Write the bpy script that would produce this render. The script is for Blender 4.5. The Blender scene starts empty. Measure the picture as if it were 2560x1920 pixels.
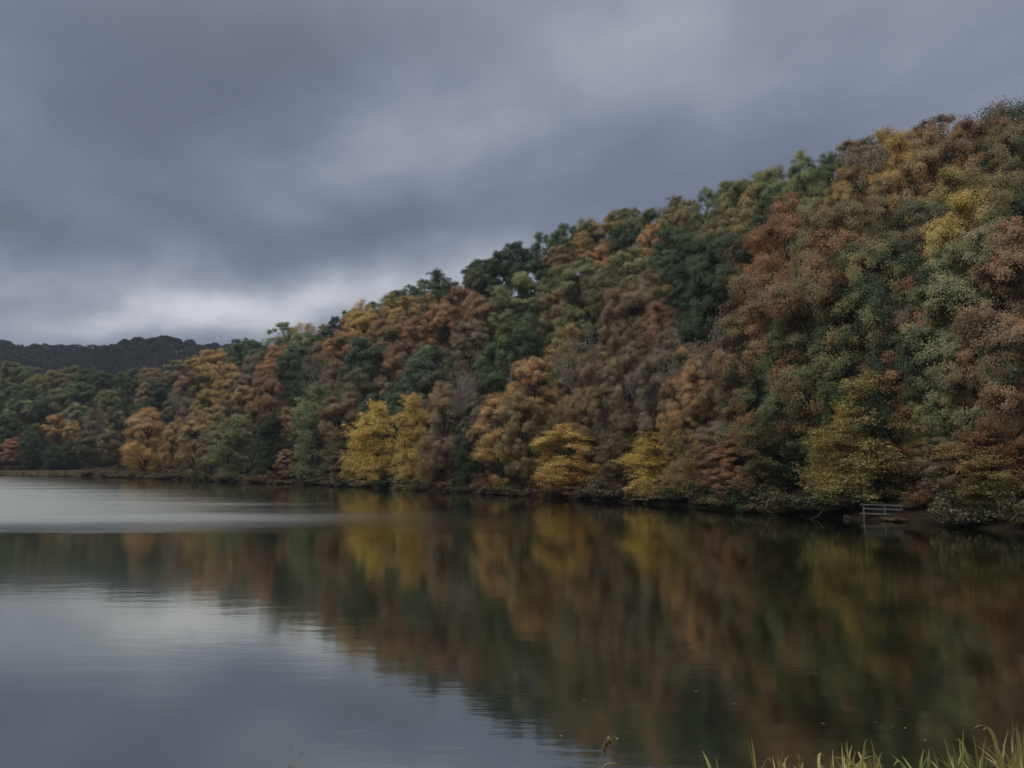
import bpy, math, random
import numpy as np
from mathutils import Vector

# ------------------------------------------------------------------ camera
sc = bpy.context.scene
COL = sc.collection
F = 1950.0            # focal length in pixels of the 2560 x 1920 frame
CAMZ = 4.2
PITCH = math.atan(195.0 / F)
cam = bpy.data.cameras.new('camera'); cam_o = bpy.data.objects.new('camera', cam); COL.objects.link(cam_o)
cam.sensor_width = 36.0; cam.lens = 36.0 * F / 2560.0
cam.clip_start = 0.1; cam.clip_end = 8000.0
cam_o.location = (0, 0, CAMZ); cam_o.rotation_euler = (math.pi / 2 + PITCH, 0, 0)
sc.camera = cam_o

def ray(u, v):
    """direction through a pixel of the 2560 wide frame, as (x per metre of depth, rise per metre of depth)"""
    dx = (u - 1280) / F; dy = (960 - v) / F
    k = math.cos(PITCH) - math.sin(PITCH) * dy
    return dx / k, (math.sin(PITCH) + math.cos(PITCH) * dy) / k
DS = 2560 / 2212.0    # list coordinates below are in a 2212 wide copy of the frame

# ------------------------------------------------------------------ view and render
sc.view_settings.view_transform = 'Standard'; sc.view_settings.look = 'None'
sc.view_settings.gamma = 1.0; sc.view_settings.exposure = 0.0
sc.render.engine = 'CYCLES'
sc.cycles.use_denoising = True
sc.cycles.max_bounces = 6; sc.cycles.diffuse_bounces = 3; sc.cycles.glossy_bounces = 2
sc.cycles.transmission_bounces = 3; sc.cycles.transparent_max_bounces = 4
sc.cycles.caustics_reflective = False; sc.cycles.caustics_refractive = False

SUN_ELEV = math.radians(38); SUN_AZ = math.radians(-112)   # from the left, a little behind the camera (azimuth from +Y towards +X)

# ------------------------------------------------------------------ world: overcast cloud deck over a Nishita sky
world = bpy.data.worlds.new('World'); sc.world = world; world.use_nodes = True
NT = world.node_tree; NT.nodes.clear()

class NB:
    """tiny node builder"""
    def __init__(s, nt): s.nt = nt
    def n(s, t, **kw):
        nd = s.nt.nodes.new(t)
        for k, v in kw.items(): setattr(nd, k, v)
        return nd
    def put(s, sock, v):
        if isinstance(v, bpy.types.NodeSocket): s.nt.links.new(v, sock)
        else: sock.default_value = v
    def math(s, op, a, b=0.0, c=None, clamp=False):
        nd = s.n('ShaderNodeMath', operation=op, use_clamp=clamp)
        s.put(nd.inputs[0], a); s.put(nd.inputs[1], b)
        if c is not None: s.put(nd.inputs[2], c)
        return nd.outputs[0]
    def vmath(s, op, a, b=None, out=0, scale=None):
        nd = s.n('ShaderNodeVectorMath', operation=op)
        s.put(nd.inputs[0], a)
        if b is not None: s.put(nd.inputs[1], b)
        if scale is not None: s.put(nd.inputs['Scale'], scale)
        return nd.outputs[out]
    def noise(s, vec, scale, detail=4.0, rough=0.5, out=0, dist=0.0):
        nd = s.n('ShaderNodeTexNoise')
        s.put(nd.inputs['Vector'], vec); s.put(nd.inputs['Scale'], scale)
        s.put(nd.inputs['Detail'], detail); s.put(nd.inputs['Roughness'], rough); s.put(nd.inputs['Distortion'], dist)
        return nd.outputs[out]
    def ramp(s, fac, a, b, lo=0.0, hi=1.0, kind='SMOOTHSTEP'):
        nd = s.n('ShaderNodeMapRange', interpolation_type=kind)
        s.put(nd.inputs[0], fac); s.put(nd.inputs[1], a); s.put(nd.inputs[2], b); s.put(nd.inputs[3], lo); s.put(nd.inputs[4], hi)
        return nd.outputs[0]
    def mix(s, f, a, b, blend='MIX'):
        nd = s.n('ShaderNodeMix', data_type='RGBA', blend_type=blend)
        s.put(nd.inputs[0], f); s.put(nd.inputs[6], a); s.put(nd.inputs[7], b)
        return nd.outputs[2]
    def sep(s, v):
        nd = s.n('ShaderNodeSeparateXYZ'); s.put(nd.inputs[0], v); return nd.outputs
    def comb(s, x, y, z):
        nd = s.n('ShaderNodeCombineXYZ'); s.put(nd.inputs[0], x); s.put(nd.inputs[1], y); s.put(nd.inputs[2], z); return nd.outputs[0]

def lin(r, g, b):
    f = lambda c: (c / 255 / 12.92) if c / 255 <= 0.04045 else ((c / 255 + 0.055) / 1.055) ** 2.4
    return (f(r), f(g), f(b), 1.0)

W = NB(NT)
tc = W.n('ShaderNodeTexCoord').outputs['Generated']
nrm = W.vmath('NORMALIZE', tc)
dxyz = W.sep(nrm)
zz = W.math('ADD', W.math('MAXIMUM', dxyz[2], 0.0), 0.16)
plane = W.comb(W.math('DIVIDE', dxyz[0], zz), W.math('DIVIDE', dxyz[1], zz), 0.0)
warp = W.vmath('SCALE', W.vmath('SUBTRACT', W.noise(plane, 0.75, 3.0, 0.5, out=1), (0.5, 0.5, 0.5)), scale=0.8)
planew = W.vmath('ADD', plane, warp)
streak = W.noise(W.vmath('MULTIPLY', planew, (1.0, 0.62, 1.0)), 0.62, 4.0, 0.46)
fine = W.noise(W.vmath('ADD', W.vmath('MULTIPLY', planew, (1.0, 0.7, 1.0)), (7.3, 2.1, 0.0)), 1.9, 8.0, 0.58)
warp_d = W.vmath('SCALE', W.vmath('SUBTRACT', W.noise(nrm, 3.2, 4.0, 0.52, out=1), (0.5, 0.5, 0.5)), scale=0.22)
nw = W.vmath('ADD', nrm, warp_d)

def blob(px, py, wx, wy, tilt=0.0):
    """soft patch of cloud round the direction of a point; sizes in picture units, tilt in degrees"""
    dx, e = ray(px * DS, py * DS)
    c = Vector((dx, 1.0, e)).normalized()
    right = Vector((0, 0, 1)).cross(c) * -1; right.normalize()
    up = right.cross(c); up = up if up.z > 0 else -up
    t = math.radians(tilt)
    ax = right * math.cos(t) + up * math.sin(t); ay = up * math.cos(t) - right * math.sin(t)
    dv = W.vmath('SUBTRACT', nw, tuple(c))
    a = W.math('DIVIDE', W.vmath('DOT_PRODUCT', dv, tuple(ax), out=1), wx * DS / F)
    b = W.math('DIVIDE', W.vmath('DOT_PRODUCT', dv, tuple(ay), out=1), wy * DS / F)
    r2 = W.math('ADD', W.math('MULTIPLY', a, a), W.math('MULTIPLY', b, b))
    return W.math('EXPONENT', W.math('MULTIPLY', r2, -1.0))

# cloud brightness field: 0 = dark blue-grey belly, 1 = thin bright cloud
field = W.math('ADD', W.math('MULTIPLY', W.ramp(streak, 0.32, 0.70), 0.17), W.math('MULTIPLY', W.ramp(fine, 0.3, 0.7), 0.25))
field = W.math('ADD', field, 0.02)
for (px, py, wx, wy, tl, amp) in [
        (480, 700, 300, 45, 6, 0.36), (150, 720, 300, 40, 0, 0.2), (560, 390, 260, 70, 12, 0.14), (250, 645, 420, 90, 3, 0.28), (720, 615, 380, 60, 13, 0.16), (960, 570, 330, 60, 14, 0.30), (720, 660, 260, 50, 10, 0.25), (120, 560, 300, 40, 2, 0.10),
        (780, 380, 430, 90, 22, 0.22), (1330, 40, 200, 70, 12, 0.22), (1500, 130, 650, 170, 14, 0.18), (2150, 120, 220, 220, 10, 0.22),
        (1200, 220, 330, 90, 28, 0.06), (150, 250, 420, 190, 10, -0.12), (190, 440, 480, 110, 4, -0.26), (700, 500, 330, 60, 6, -0.12), (700, 120, 300, 160, 20, -0.08),
        (1500, 380, 380, 110, 15, -0.10), (560, 150, 220, 120, 60, -0.10), (60, 110, 200, 90, 0, 0.08), (330, 350, 200, 60, 20, 0.08)]:
    field = W.math('ADD', field, W.math('MULTIPLY', blob(px, py, wx, wy, tl), amp))
field = W.math('MAXIMUM', field, 0.0)
fr = W.n('ShaderNodeValToRGB'); W.put(fr.inputs[0], field)
els = fr.color_ramp.elements
els[0].position = 0.0; els[0].color = lin(101, 109, 126)
els[1].position = 1.0; els[1].color = lin(205, 207, 213)
for p, c in ((0.2, (113, 121, 141)), (0.4, (129, 137, 155)), (0.65, (154, 161, 173))):
    e = els.new(p); e.color = lin(*c)
# an overcast sky is about three times brighter overhead than near the horizon
gain = W.ramp(dxyz[2], 0.45, 0.95, 1.0, 3.9)
neutral = W.ramp(dxyz[2], 0.42, 0.75, 0.0, 0.75)
cloud = W.vmath('SCALE', W.mix(neutral, fr.outputs[0], lin(150, 146, 138)), scale=W.math('MULTIPLY', gain, 10.0))
sky = W.n('ShaderNodeTexSky', sky_type='NISHITA', sun_disc=False, sun_elevation=SUN_ELEV, sun_rotation=SUN_AZ)
skyc = W.mix(0.96, sky.outputs[0], cloud)
skyc = W.vmath('SCALE', skyc, scale=1.06)
bg = W.n('ShaderNodeBackground'); W.put(bg.inputs[0], skyc); bg.inputs[1].default_value = 0.1
wo = W.n('ShaderNodeOutputWorld'); NT.links.new(bg.outputs[0], wo.inputs[0])

sun = bpy.data.lights.new('sun', 'SUN'); sun.energy = 1.0; sun.angle = math.radians(25); sun.color = (1.0, 0.95, 0.86)
sun_o = bpy.data.objects.new('sun', sun); COL.objects.link(sun_o)
sd = Vector((math.sin(SUN_AZ) * math.cos(SUN_ELEV), math.cos(SUN_AZ) * math.cos(SUN_ELEV), math.sin(SUN_ELEV)))
sun_o.rotation_euler = (-sd).to_track_quat('-Z', 'Y').to_euler()

# ------------------------------------------------------------------ helpers
def tag(o, label=None, cat=None, group=None, kind=None):
    if label: o['label'] = label
    if cat: o['category'] = cat
    if group: o['group'] = group
    if kind: o['kind'] = kind
    return o

def mesh_obj(name, me, parent=None):
    o = bpy.data.objects.new(name, me); COL.objects.link(o)
    if parent: o.parent = parent
    return o

def quads_mesh(name, V, mat, val=None, smooth=False, Fc=None):
    """V: (n,4,3) separate quads, or V: verts with Fc faces"""
    me = bpy.data.meshes.new(name)
    if Fc is None:
        n = len(V); co = V.reshape(-1, 3)
        me.vertices.add(n * 4); me.vertices.foreach_set('co', co.astype(np.float32).ravel())
        me.loops.add(n * 4); me.loops.foreach_set('vertex_index', np.arange(n * 4, dtype=np.int32))
        me.polygons.add(n); me.polygons.foreach_set('loop_start', np.arange(0, n * 4, 4, dtype=np.int32))
    else:
        n = len(Fc)
        me.vertices.add(len(V)); me.vertices.foreach_set('co', V.astype(np.float32).ravel())
        me.loops.add(n * 4); me.loops.foreach_set('vertex_index', np.asarray(Fc, dtype=np.int32).ravel())
        me.polygons.add(n); me.polygons.foreach_set('loop_start', np.arange(0, n * 4, 4, dtype=np.int32))
    me.update(calc_edges=True)
    if smooth: me.polygons.foreach_set('use_smooth', np.ones(n, dtype=bool))
    if val is not None:
        a = me.attributes.new('leafvar', 'FLOAT', 'FACE'); a.data.foreach_set('value', val.astype(np.float32))
    me.materials.append(mat)
    return me

def mat_new(name):
    m = bpy.data.materials.new(name); m.use_nodes = True; m.node_tree.nodes.clear()
    return m, NB(m.node_tree)

def finish(m, b, surf, disp=None):
    o = b.n('ShaderNodeOutputMaterial'); b.nt.links.new(surf, o.inputs[0])
    return m

def princ(b, color, rough, normal=None, spec=0.3):
    p = b.n('ShaderNodeBsdfPrincipled'); b.put(p.inputs['Base Color'], color); b.put(p.inputs['Roughness'], rough)
    p.inputs['Specular IOR Level'].default_value = spec
    if normal is not None: b.put(p.inputs['Normal'], normal)
    return p.outputs[0]

def bump(b, h, strength, dist):
    nd = b.n('ShaderNodeBump'); nd.inputs['Strength'].default_value = strength; nd.inputs['Distance'].default_value = dist
    b.put(nd.inputs['Height'], h); return nd.outputs[0]

# ---- materials
def leaf_material():
    m, b = mat_new('autumn_leaves')
    ca = b.n('ShaderNodeAttribute', attribute_type='OBJECT', attribute_name='leaf_a').outputs['Color']
    cb = b.n('ShaderNodeAttribute', attribute_type='OBJECT', attribute_name='leaf_b').outputs['Color']
    gd = b.n('ShaderNodeAttribute', attribute_type='OBJECT', attribute_name='leaf_turn').outputs['Vector']
    lv = b.n('ShaderNodeAttribute', attribute_type='GEOMETRY', attribute_name='leafvar').outputs['Fac']
    oc = b.n('ShaderNodeTexCoord').outputs['Object']
    rnd = b.n('ShaderNodeObjectInfo').outputs['Random']
    off = b.vmath('ADD', oc, b.comb(b.math('MULTIPLY', rnd, 90.0), b.math('MULTIPLY', rnd, 41.0), 0.0))
    nz = b.noise(off, 0.28, 3.0, 0.6)
    g = b.vmath('DOT_PRODUCT', b.vmath('SUBTRACT', b.vmath('MULTIPLY', oc, (0.1, 0.1, 0.0625)), (0, 0, 0.55)), gd, out=1)
    f = b.math('ADD', b.math('MULTIPLY', b.math('SUBTRACT', nz, 0.5), 3.2), b.math('ADD', g, 0.5))
    f = b.math('ADD', f, b.math('MULTIPLY', b.math('SUBTRACT', lv, 0.5), 0.7), clamp=True)
    c = b.mix(f, ca, cb)
    nz2 = b.noise(off, 0.9, 2.0, 0.5)
    br = b.math('ADD', b.math('MULTIPLY', lv, 0.26), b.math('ADD', b.math('MULTIPLY', nz2, 0.9), 0.42))
    c = b.vmath('SCALE', c, scale=br)
    d = princ(b, c, 0.6, spec=0.25)
    t = b.n('ShaderNodeBsdfTranslucent'); b.put(t.inputs[0], c)
    mx = b.n('ShaderNodeMixShader'); mx.inputs[0].default_value = 0.25
    b.nt.links.new(d, mx.inputs[1]); b.nt.links.new(t.outputs[0], mx.inputs[2])
    return finish(m, b, mx.outputs[0])
LEAF = leaf_material()

def bark_material(name, c1, c2):
    m, b = mat_new(name)
    oc = b.n('ShaderNodeTexCoord').outputs['Object']
    n1 = b.noise(b.vmath('MULTIPLY', oc, (6, 6, 1.2)), 1.5, 5.0, 0.6)
    c = b.mix(b.ramp(n1, 0.3, 0.7), c1, c2)
    return finish(m, b, princ(b, c, 0.85, bump(b, n1, 0.6, 0.04), 0.15))
BARK = bark_material('bark', (0.035, 0.028, 0.024, 1), (0.10, 0.085, 0.075, 1))
BARK_PALE = bark_material('pale_bark', (0.26, 0.25, 0.25, 1), (0.46, 0.44, 0.43, 1))
WOODM = bark_material('weathered_wood', (0.12, 0.12, 0.125, 1), (0.26, 0.262, 0.27, 1))

# ------------------------------------------------------------------ shore and terrain
def wpt(u, v):
    dx, e = ray(u, v); D = -CAMZ / e
    return (dx * D, D)
SHORE_PX = [(2560, 1333), (2387, 1315), (2211, 1302), (2035, 1292), (1900, 1281), (1800, 1273), (1680, 1263), (1500, 1252), (1330, 1240),
            (1150, 1230), (972, 1221), (836, 1214), (700, 1209), (588, 1206), (440, 1199), (330, 1194), (200, 1192.5), (0, 1191)]
HS = [(95, -40), (66, 2), (50, 22), (38, 40)] + [wpt(*p) for p in SHORE_PX] + [(-230, 238), (-330, 250), (-420, 240)]
HS = np.array(HS)
BANK = np.array([(95, -40), (50, -6), (26, 5.6), (12, 7.4), (0, 7.7), (-15, 7.2), (-45, 3.0), (-160, -12), (-430, -30), (-480, 110), (-420, 240)], dtype=float)
LAKE = np.vstack([HS, BANK[::-1][1:-1]])

def poly_dist(P, L):
    """distance and arc length of nearest point on polyline L for points P (n,2)"""
    best = np.full(len(P), 1e9); arc = np.zeros(len(P)); acc = 0.0
    for a, b in zip(L[:-1], L[1:]):
        ab = b - a; ll = np.hypot(*ab)
        t = np.clip(((P - a) @ ab) / (ll * ll), 0, 1)
        q = a + t[:, None] * ab
        d = np.hypot(P[:, 0] - q[:, 0], P[:, 1] - q[:, 1])
        m = d < best
        best[m] = d[m]; arc[m] = (acc + t * ll)[m]; acc += ll
    return best, arc

def inside(P, L):
    x, y = P[:, 0], P[:, 1]; r = np.zeros(len(P), bool); n = len(L); j = n - 1
    for i in range(n):
        xi, yi = L[i]; xj, yj = L[j]
        c = ((yi > y) != (yj > y)) & (x < (xj - xi) * (y - yi) / (yj - yi + 1e-12) + xi)
        r ^= c; j = i
    return r

SKYLINE = [(120, 795), (230, 806), (300, 822), (340, 800), (400, 778), (460, 758), (540, 737), (600, 724), (660, 705), (730, 687), (785, 668), (870, 640), (960, 612), (1020, 595), (1080, 550),
           (1173, 510), (1260, 482), (1360, 468), (1440, 458), (1500, 440), (1570, 400), (1660, 372), (1755, 342), (1877, 335), (1962, 312),
           (2030, 300), (2118, 255), (2212, 225)]
CREST = 78.0
RT = []
for (x, y) in SKYLINE:
    dx, e = ray(x * DS, y * DS)
    Ds = np.arange(40, 700, 2.0); P = np.c_[dx * Ds, Ds]
    d, t = poly_dist(P, HS); ins = inside(P, LAKE)
    ok = np.where((~ins) & (d >= (CREST if x > 330 else 62)))[0]
    if len(ok) == 0: continue
    k = ok[0]; RT.append((t[k], CAMZ + Ds[k] * e - 15.0))
RT.sort(); RT = np.array(RT)
RT = np.vstack([[-1, RT[0, 1]], RT, [2000, 22]])

def sstep(a, b, x):
    t = np.clip((x - a) / (b - a), 0, 1); return t * t * (3 - 2 * t)
_rs = np.random.RandomState(5)
_w = [(_rs.uniform(0, 6.28), _rs.uniform(0, 6.28), _rs.uniform(0.02, 0.16)) for _ in range(14)]
def wob(P):
    z = 0
    for a, ph, k in _w: z = z + np.sin((P[:, 0] * math.cos(a) + P[:, 1] * math.sin(a)) * k + ph) * 0.05 / (k + 0.05)
    return z
FSKY = [(0, 748), (30, 740), (60, 733), (100, 741), (135, 748), (170, 752), (215, 750), (260, 744), (300, 744), (330, 741), (380, 741), (410, 739), (440, 738), (470, 745), (520, 752), (800, 760)]
FD = 740.0
FRX = [ray(x * DS, 0)[0] * FD * 0.99 for x, y in FSKY]; FRZ = [CAMZ + FD * ray(x * DS, y * DS)[1] - 13.0 for x, y in FSKY]
FRX = [-1500] + FRX + [600]; FRZ = [FRZ[0] - 8] + FRZ + [60]
def ground(P):
    P = np.atleast_2d(np.asarray(P, float))
    d1, t1 = poly_dist(P, HS); d2, t2 = poly_dist(P, BANK); ins = inside(P, LAKE)
    R = np.interp(t1, RT[:, 0], RT[:, 1])
    # smooth ridge height with neighbours along the shore
    for o in (-16, 16): R = R + np.interp(t1 + o, RT[:, 0], RT[:, 1])
    R = R / 3
    u = np.clip(d1 / CREST, 0, 1.6)
    g = np.where(u < 1, np.sin(np.clip(u, 0, 1) ** 1.3 * math.pi / 2), 1 - 0.10 * (u - 1))
    hill = np.minimum(0.45, d1 * 0.4) + R * g + wob(P) * sstep(4, 30, d1)
    spit = (P[:, 0] < -118) & (P[:, 1] > 150)
    u2 = np.clip((d1 - 7) / 62.0, 0, 1.6)
    hill2 = np.minimum(0.7, d1 * 0.35) + R * np.where(u2 < 1, np.sin(np.clip(u2, 0, 1) * math.pi / 2), 1.0) + wob(P) * sstep(8, 30, d1)
    k = sstep(-100, -135, P[:, 0]) * spit
    hill = hill * (1 - k) + hill2 * k
    bank = np.interp(d2, [0, 1.5, 3.2, 5.2, 9, 60], [0, 0.85, 2.0, 2.55, 2.7, 3.2])
    w = sstep(-12, 12, d2 - d1)
    z = bank * (1 - w) + hill * w
    z = np.where(ins, -np.minimum(np.minimum(d1 * 0.6, d2 * 0.5), 2.5), z)
    # distant ridge
    fr_ = np.interp(P[:, 0], FRX, FRZ)
    ridge = fr_ * sstep(470, FD, P[:, 1])
    return np.where(ins, z, np.maximum(z, ridge) if True else z)

def g1(x, y): return float(ground([(x, y)])[0])

def axis(a, b, segs):
    return np.unique(np.concatenate([np.arange(p, q, s) for p, q, s in segs] + [[b]]))
xs = axis(0, 0, [(-4500, -1000, 350), (-1000, -500, 40), (-500, -200, 9), (-200, -30, 4), (-30, 90, 2.0), (90, 260, 8), (260, 1000, 60), (1000, 4501, 350)])
xs = xs[(xs != 0) | True]; xs = np.unique(np.append(xs, 4500))
ys = np.unique(np.concatenate([np.arange(-1500, -60, 160), np.arange(-60, 0, 6), np.arange(0, 12, 0.7), np.arange(12, 130, 2.2), np.arange(130, 330, 4), np.arange(330, 600, 14), np.arange(600, 1000, 25), np.arange(1000, 6001, 500)]))
GX, GY = np.meshgrid(xs, ys)
P = np.c_[GX.ravel(), GY.ravel()]
Z = ground(P)
nx, ny = len(xs), len(ys)
idx = np.arange(nx * ny).reshape(ny, nx)
Fq = np.stack([idx[:-1, :-1], idx[:-1, 1:], idx[1:, 1:], idx[1:, :-1]], -1).reshape(-1, 4)
m, b = mat_new('leaf_litter_soil')
pos = b.n('ShaderNodeNewGeometry').outputs['Position']
n1 = b.noise(pos, 0.35, 5, 0.6); n2 = b.noise(pos, 3.0, 6, 0.7)
c = b.mix(b.ramp(n1, 0.35, 0.65), (0.022, 0.018, 0.013, 1), (0.042, 0.032, 0.021, 1))
c = b.mix(b.ramp(n2, 0.5, 0.75), c, (0.085, 0.06, 0.038, 1))
GROUND = finish(m, b, princ(b, c, 0.95, bump(b, n2, 0.7, 0.15), 0.1))
gm = quads_mesh('ground', np.c_[P, Z], GROUND, smooth=True, Fc=Fq)
tag(mesh_obj('ground', gm), kind='structure')

# ------------------------------------------------------------------ water
m, b = mat_new('lake_water')
pos = b.n('ShaderNodeNewGeometry').outputs['Position']
px_, py_, pz_ = b.sep(pos)
a0, a1 = np.array(wpt(2211, 1302)), np.array(wpt(588, 1206))
dirv = (a1 - a0) / np.hypot(*(a1 - a0)); nv = np.array([dirv[1], -dirv[0]])
off_sh = b.math('SUBTRACT', float(a0 @ nv), b.vmath('DOT_PRODUCT', pos, (float(nv[0]), float(nv[1]), 0.0), out=1))  # metres out from the wooded shore
wz = b.noise(b.vmath('MULTIPLY', pos, (0.035, 0.10, 0)), 1.0, 5, 0.62)
depth = b.math('ADD', py_, b.math('MULTIPLY', b.math('SUBTRACT', wz, 0.5), 15.0))
far = b.ramp(depth, 46.0, 62.0)
near_edge = b.math('MULTIPLY', b.ramp(depth, 45.4, 47.6), b.ramp(depth, 50.5, 47.8))
wz2 = b.noise(b.vmath('MULTIPLY', pos, (0.018, 0.09, 0)), 1.3, 3, 0.6)
lee = b.ramp(b.math('ADD', off_sh, b.math('MULTIPLY', b.math('SUBTRACT', wz2, 0.5), 26.0)), 12.0, 50.0)
speck = b.math('MULTIPLY', b.ramp(depth, 44.0, 55.0), b.ramp(depth, 72.0, 60.0))
ruf = b.math('MULTIPLY', b.math('MAXIMUM', far, b.math('MULTIPLY', near_edge, b.ramp(b.noise(b.vmath('MULTIPLY', pos, (0.12, 0.25, 0)), 1.0, 3, 0.7), 0.35, 0.6, 0.0, 0.25))), lee)
rough = b.math('ADD', 0.075, b.math('MULTIPLY', ruf, 0.28))
w1 = b.noise(b.vmath('MULTIPLY', pos, (0.5, 1.4, 0)), 1.0, 3, 0.55)
w2 = b.noise(b.vmath('MULTIPLY', pos, (1.6, 4.5, 0)), 1.0, 3, 0.55)
w3 = b.noise(b.vmath('MULTIPLY', pos, (2.6, 0.9, 0)), 1.0, 3, 0.7)
hgt = b.math('ADD', b.math('MULTIPLY', w1, 0.0035), b.math('MULTIPLY', w2, 0.0011))
hgt = b.math('ADD', hgt, b.math('MULTIPLY', b.math('MULTIPLY', w3, 0.16), b.math('MULTIPLY', speck, lee)))
nb = bump(b, hgt, 1.0, 1.0)
fz = b.n('ShaderNodeFresnel'); fz.inputs['IOR'].default_value = 1.333
fac = b.ramp(fz.outputs[0], 0.02, 0.8, 0.50, 0.98, 'LINEAR')
gl = b.n('ShaderNodeBsdfGlossy'); b.put(gl.inputs['Color'], (0.93, 0.93, 0.84, 1)); b.put(gl.inputs['Roughness'], rough); b.put(gl.inputs['Normal'], nb)
df = b.n('ShaderNodeBsdfDiffuse'); df.inputs[0].default_value = (0.011, 0.0125, 0.006, 1)
mx = b.n('ShaderNodeMixShader'); b.put(mx.inputs[0], fac); b.nt.links.new(df.outputs[0], mx.inputs[1]); b.nt.links.new(gl.outputs[0], mx.inputs[2])
WATER = finish(m, b, mx.outputs[0])
lk = np.array([[-600, -80, 0], [200, -80, 0], [200, 330, 0], [-600, 330, 0]], float)
wm = quads_mesh('water', lk, WATER, Fc=[[0, 1, 2, 3]])
tag(mesh_obj('water', wm), kind='structure')

# ------------------------------------------------------------------ tree building
def tubes(paths, sides=5):
    """paths: list of (points (n,3), radii (n)); one mesh of tapered tubes"""
    V = []; Fc = []; base = 0
    for pts, rad in paths:
        pts = np.asarray(pts, float); n = len(pts)
        tan = np.gradient(pts, axis=0); tan /= np.linalg.norm(tan, axis=1)[:, None] + 1e-9
        ref = np.array([0, 0, 1.0]) if abs(tan[0, 2]) < 0.9 else np.array([1.0, 0, 0])
        u = np.cross(tan, ref); u /= np.linalg.norm(u, axis=1)[:, None] + 1e-9
        w = np.cross(tan, u)
        for k in range(n):
            for s in range(sides):
                a = 2 * math.pi * s / sides
                V.append(pts[k] + rad[k] * (math.cos(a) * u[k] + math.sin(a) * w[k]))
        for k in range(n - 1):
            for s in range(sides):
                s2 = (s + 1) % sides
                Fc.append((base + k * sides + s, base + k * sides + s2, base + (k + 1) * sides + s2, base + (k + 1) * sides + s))
        base += n * sides
    return np.array(V), Fc

def bend(rs, a, b_, n=5, amp=0.06, sag=0.0):
    a = np.asarray(a, float); b_ = np.asarray(b_, float); L = np.linalg.norm(b_ - a)
    t = np.linspace(0, 1, n)[:, None]
    p = a + (b_ - a) * t
    j = rs.normal(0, amp * L, (n, 3)); j[0] = 0; j[-1] = 0
    p = p + j * np.sin(t * math.pi)
    p[:, 2] += (sag * L * np.sin(t * math.pi))[:, 0]
    return p

def leaves_at(rs, C, size, flat=0.5, spread=None, outward=None, ow=0.5):
    """leaf quads at centres C (n,3); flat 1 = horizontal leaves, 0 = any way round"""
    n = len(C)
    nrm_ = rs.normal(0, 1, (n, 3)); nrm_ /= np.linalg.norm(nrm_, axis=1)[:, None]
    nrm_ = nrm_ * (1 - flat) + np.array([0, 0, 1.0]) * flat
    if outward is not None: nrm_ = nrm_ + outward * ow
    nrm_ /= np.linalg.norm(nrm_, axis=1)[:, None] + 1e-9
    r = rs.normal(0, 1, (n, 3)); u = np.cross(nrm_, r); u /= np.linalg.norm(u, axis=1)[:, None] + 1e-9
    w = np.cross(nrm_, u)
    s = size * rs.uniform(0.6, 1.4, n)[:, None]
    L = u * s; Wd = w * s * 0.36
    q = np.stack([C - L * 0.5, C + Wd - nrm_ * s * 0.08, C + L * 0.55, C - Wd - nrm_ * s * 0.08], 1)
    return q

BH = 16.0   # every variant is 16 m tall and about 10 m wide
def round_tree(seed, n_leaf=32000, size=0.21, lobes=34, low=0.28, airy=0.0, shape=1.15, gap=1.25):
    rs = np.random.RandomState(seed)
    paths = []
    top = np.array([rs.uniform(-.6, .6), rs.uniform(-.6, .6), BH * 0.8])
    tr = bend(rs, (0, 0, -1.0), top, 8, 0.03)
    paths.append((tr, np.linspace(0.26, 0.06, 8)))
    C = []; R = []
    k = 0
    while len(C) < lobes:
        k += 1
        z = low + (0.93 - low) * rs.uniform() ** 0.8
        env = math.sin(min(1, max(0.0, (z - low + 0.08) / (1.04 - low))) ** shape * math.pi) ** 0.55
        a = rs.uniform(0, 2 * math.pi); r = env * 4.0 * rs.uniform(0.25, 1) ** 0.5
        c = np.array([r * math.cos(a), r * math.sin(a), z * BH])
        if all(np.linalg.norm((c - q) * (1, 1, 1.1)) > gap for q in C) or k > 4000:
            C.append(c); R.append(rs.uniform(1.0, 1.75))
    C = np.array(C); R = np.array(R)
    # lobes carry leaves on their outer and upper side
    cen = np.array([0, 0, BH * 0.55])
    pts = []; outw = []
    per = (R ** 2 / (R ** 2).sum() * n_leaf).astype(int)
    for c, r, n in zip(C, R, per):
        sub = rs.normal(0, 1, (max(6, int(r * 9)), 3)); sub /= np.linalg.norm(sub, axis=1)[:, None]
        o = (c - cen); o = o / (np.linalg.norm(o) + 1e-6)
        sub = sub + o * 0.55 + np.array([0, 0, 0.3]); sub /= np.linalg.norm(sub, axis=1)[:, None]
        sc_ = c + sub * r * rs.uniform(0.55, 1.0, (len(sub), 1)) * np.array([1.05, 1.05, 1.0])   # small clumps on the lobe
        pick = rs.randint(0, len(sub), n)
        off = rs.normal(0, 1, (n, 3)) * np.array([0.42, 0.42, 0.3]) * (0.8 + 0.3 * airy if n_leaf < 80000 else 0.66)
        pts.append(sc_[pick] + off)
        dd_ = sub[pick] * 0.8 + off * np.array([0.9, 0.9, 1.3]) + o * 0.3; outw.append(dd_ / (np.linalg.norm(dd_, axis=1)[:, None] + 1e-6))
        j = int(np.clip((c[2] / BH - 0.12) * 8, 1, 7))
        paths.append((bend(rs, tr[j] if tr[j][2] < c[2] else tr[max(1, j - 1)], c, 5, 0.06, 0.05), np.linspace(0.10, 0.025, 5)))
        for q in sc_[:5]:
            paths.append((bend(rs, c, q + (q - c) * 0.15, 3, 0.05), np.array([0.03, 0.018, 0.008])))
    pts = np.vstack(pts); outw = np.vstack(outw)
    pts[:, 2] *= BH / np.percentile(pts[:, 2], 99.7)
    return leaves_at(rs, pts, size, 0.22, outward=outw, ow=2.0), tubes(paths, 5), rs

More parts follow.
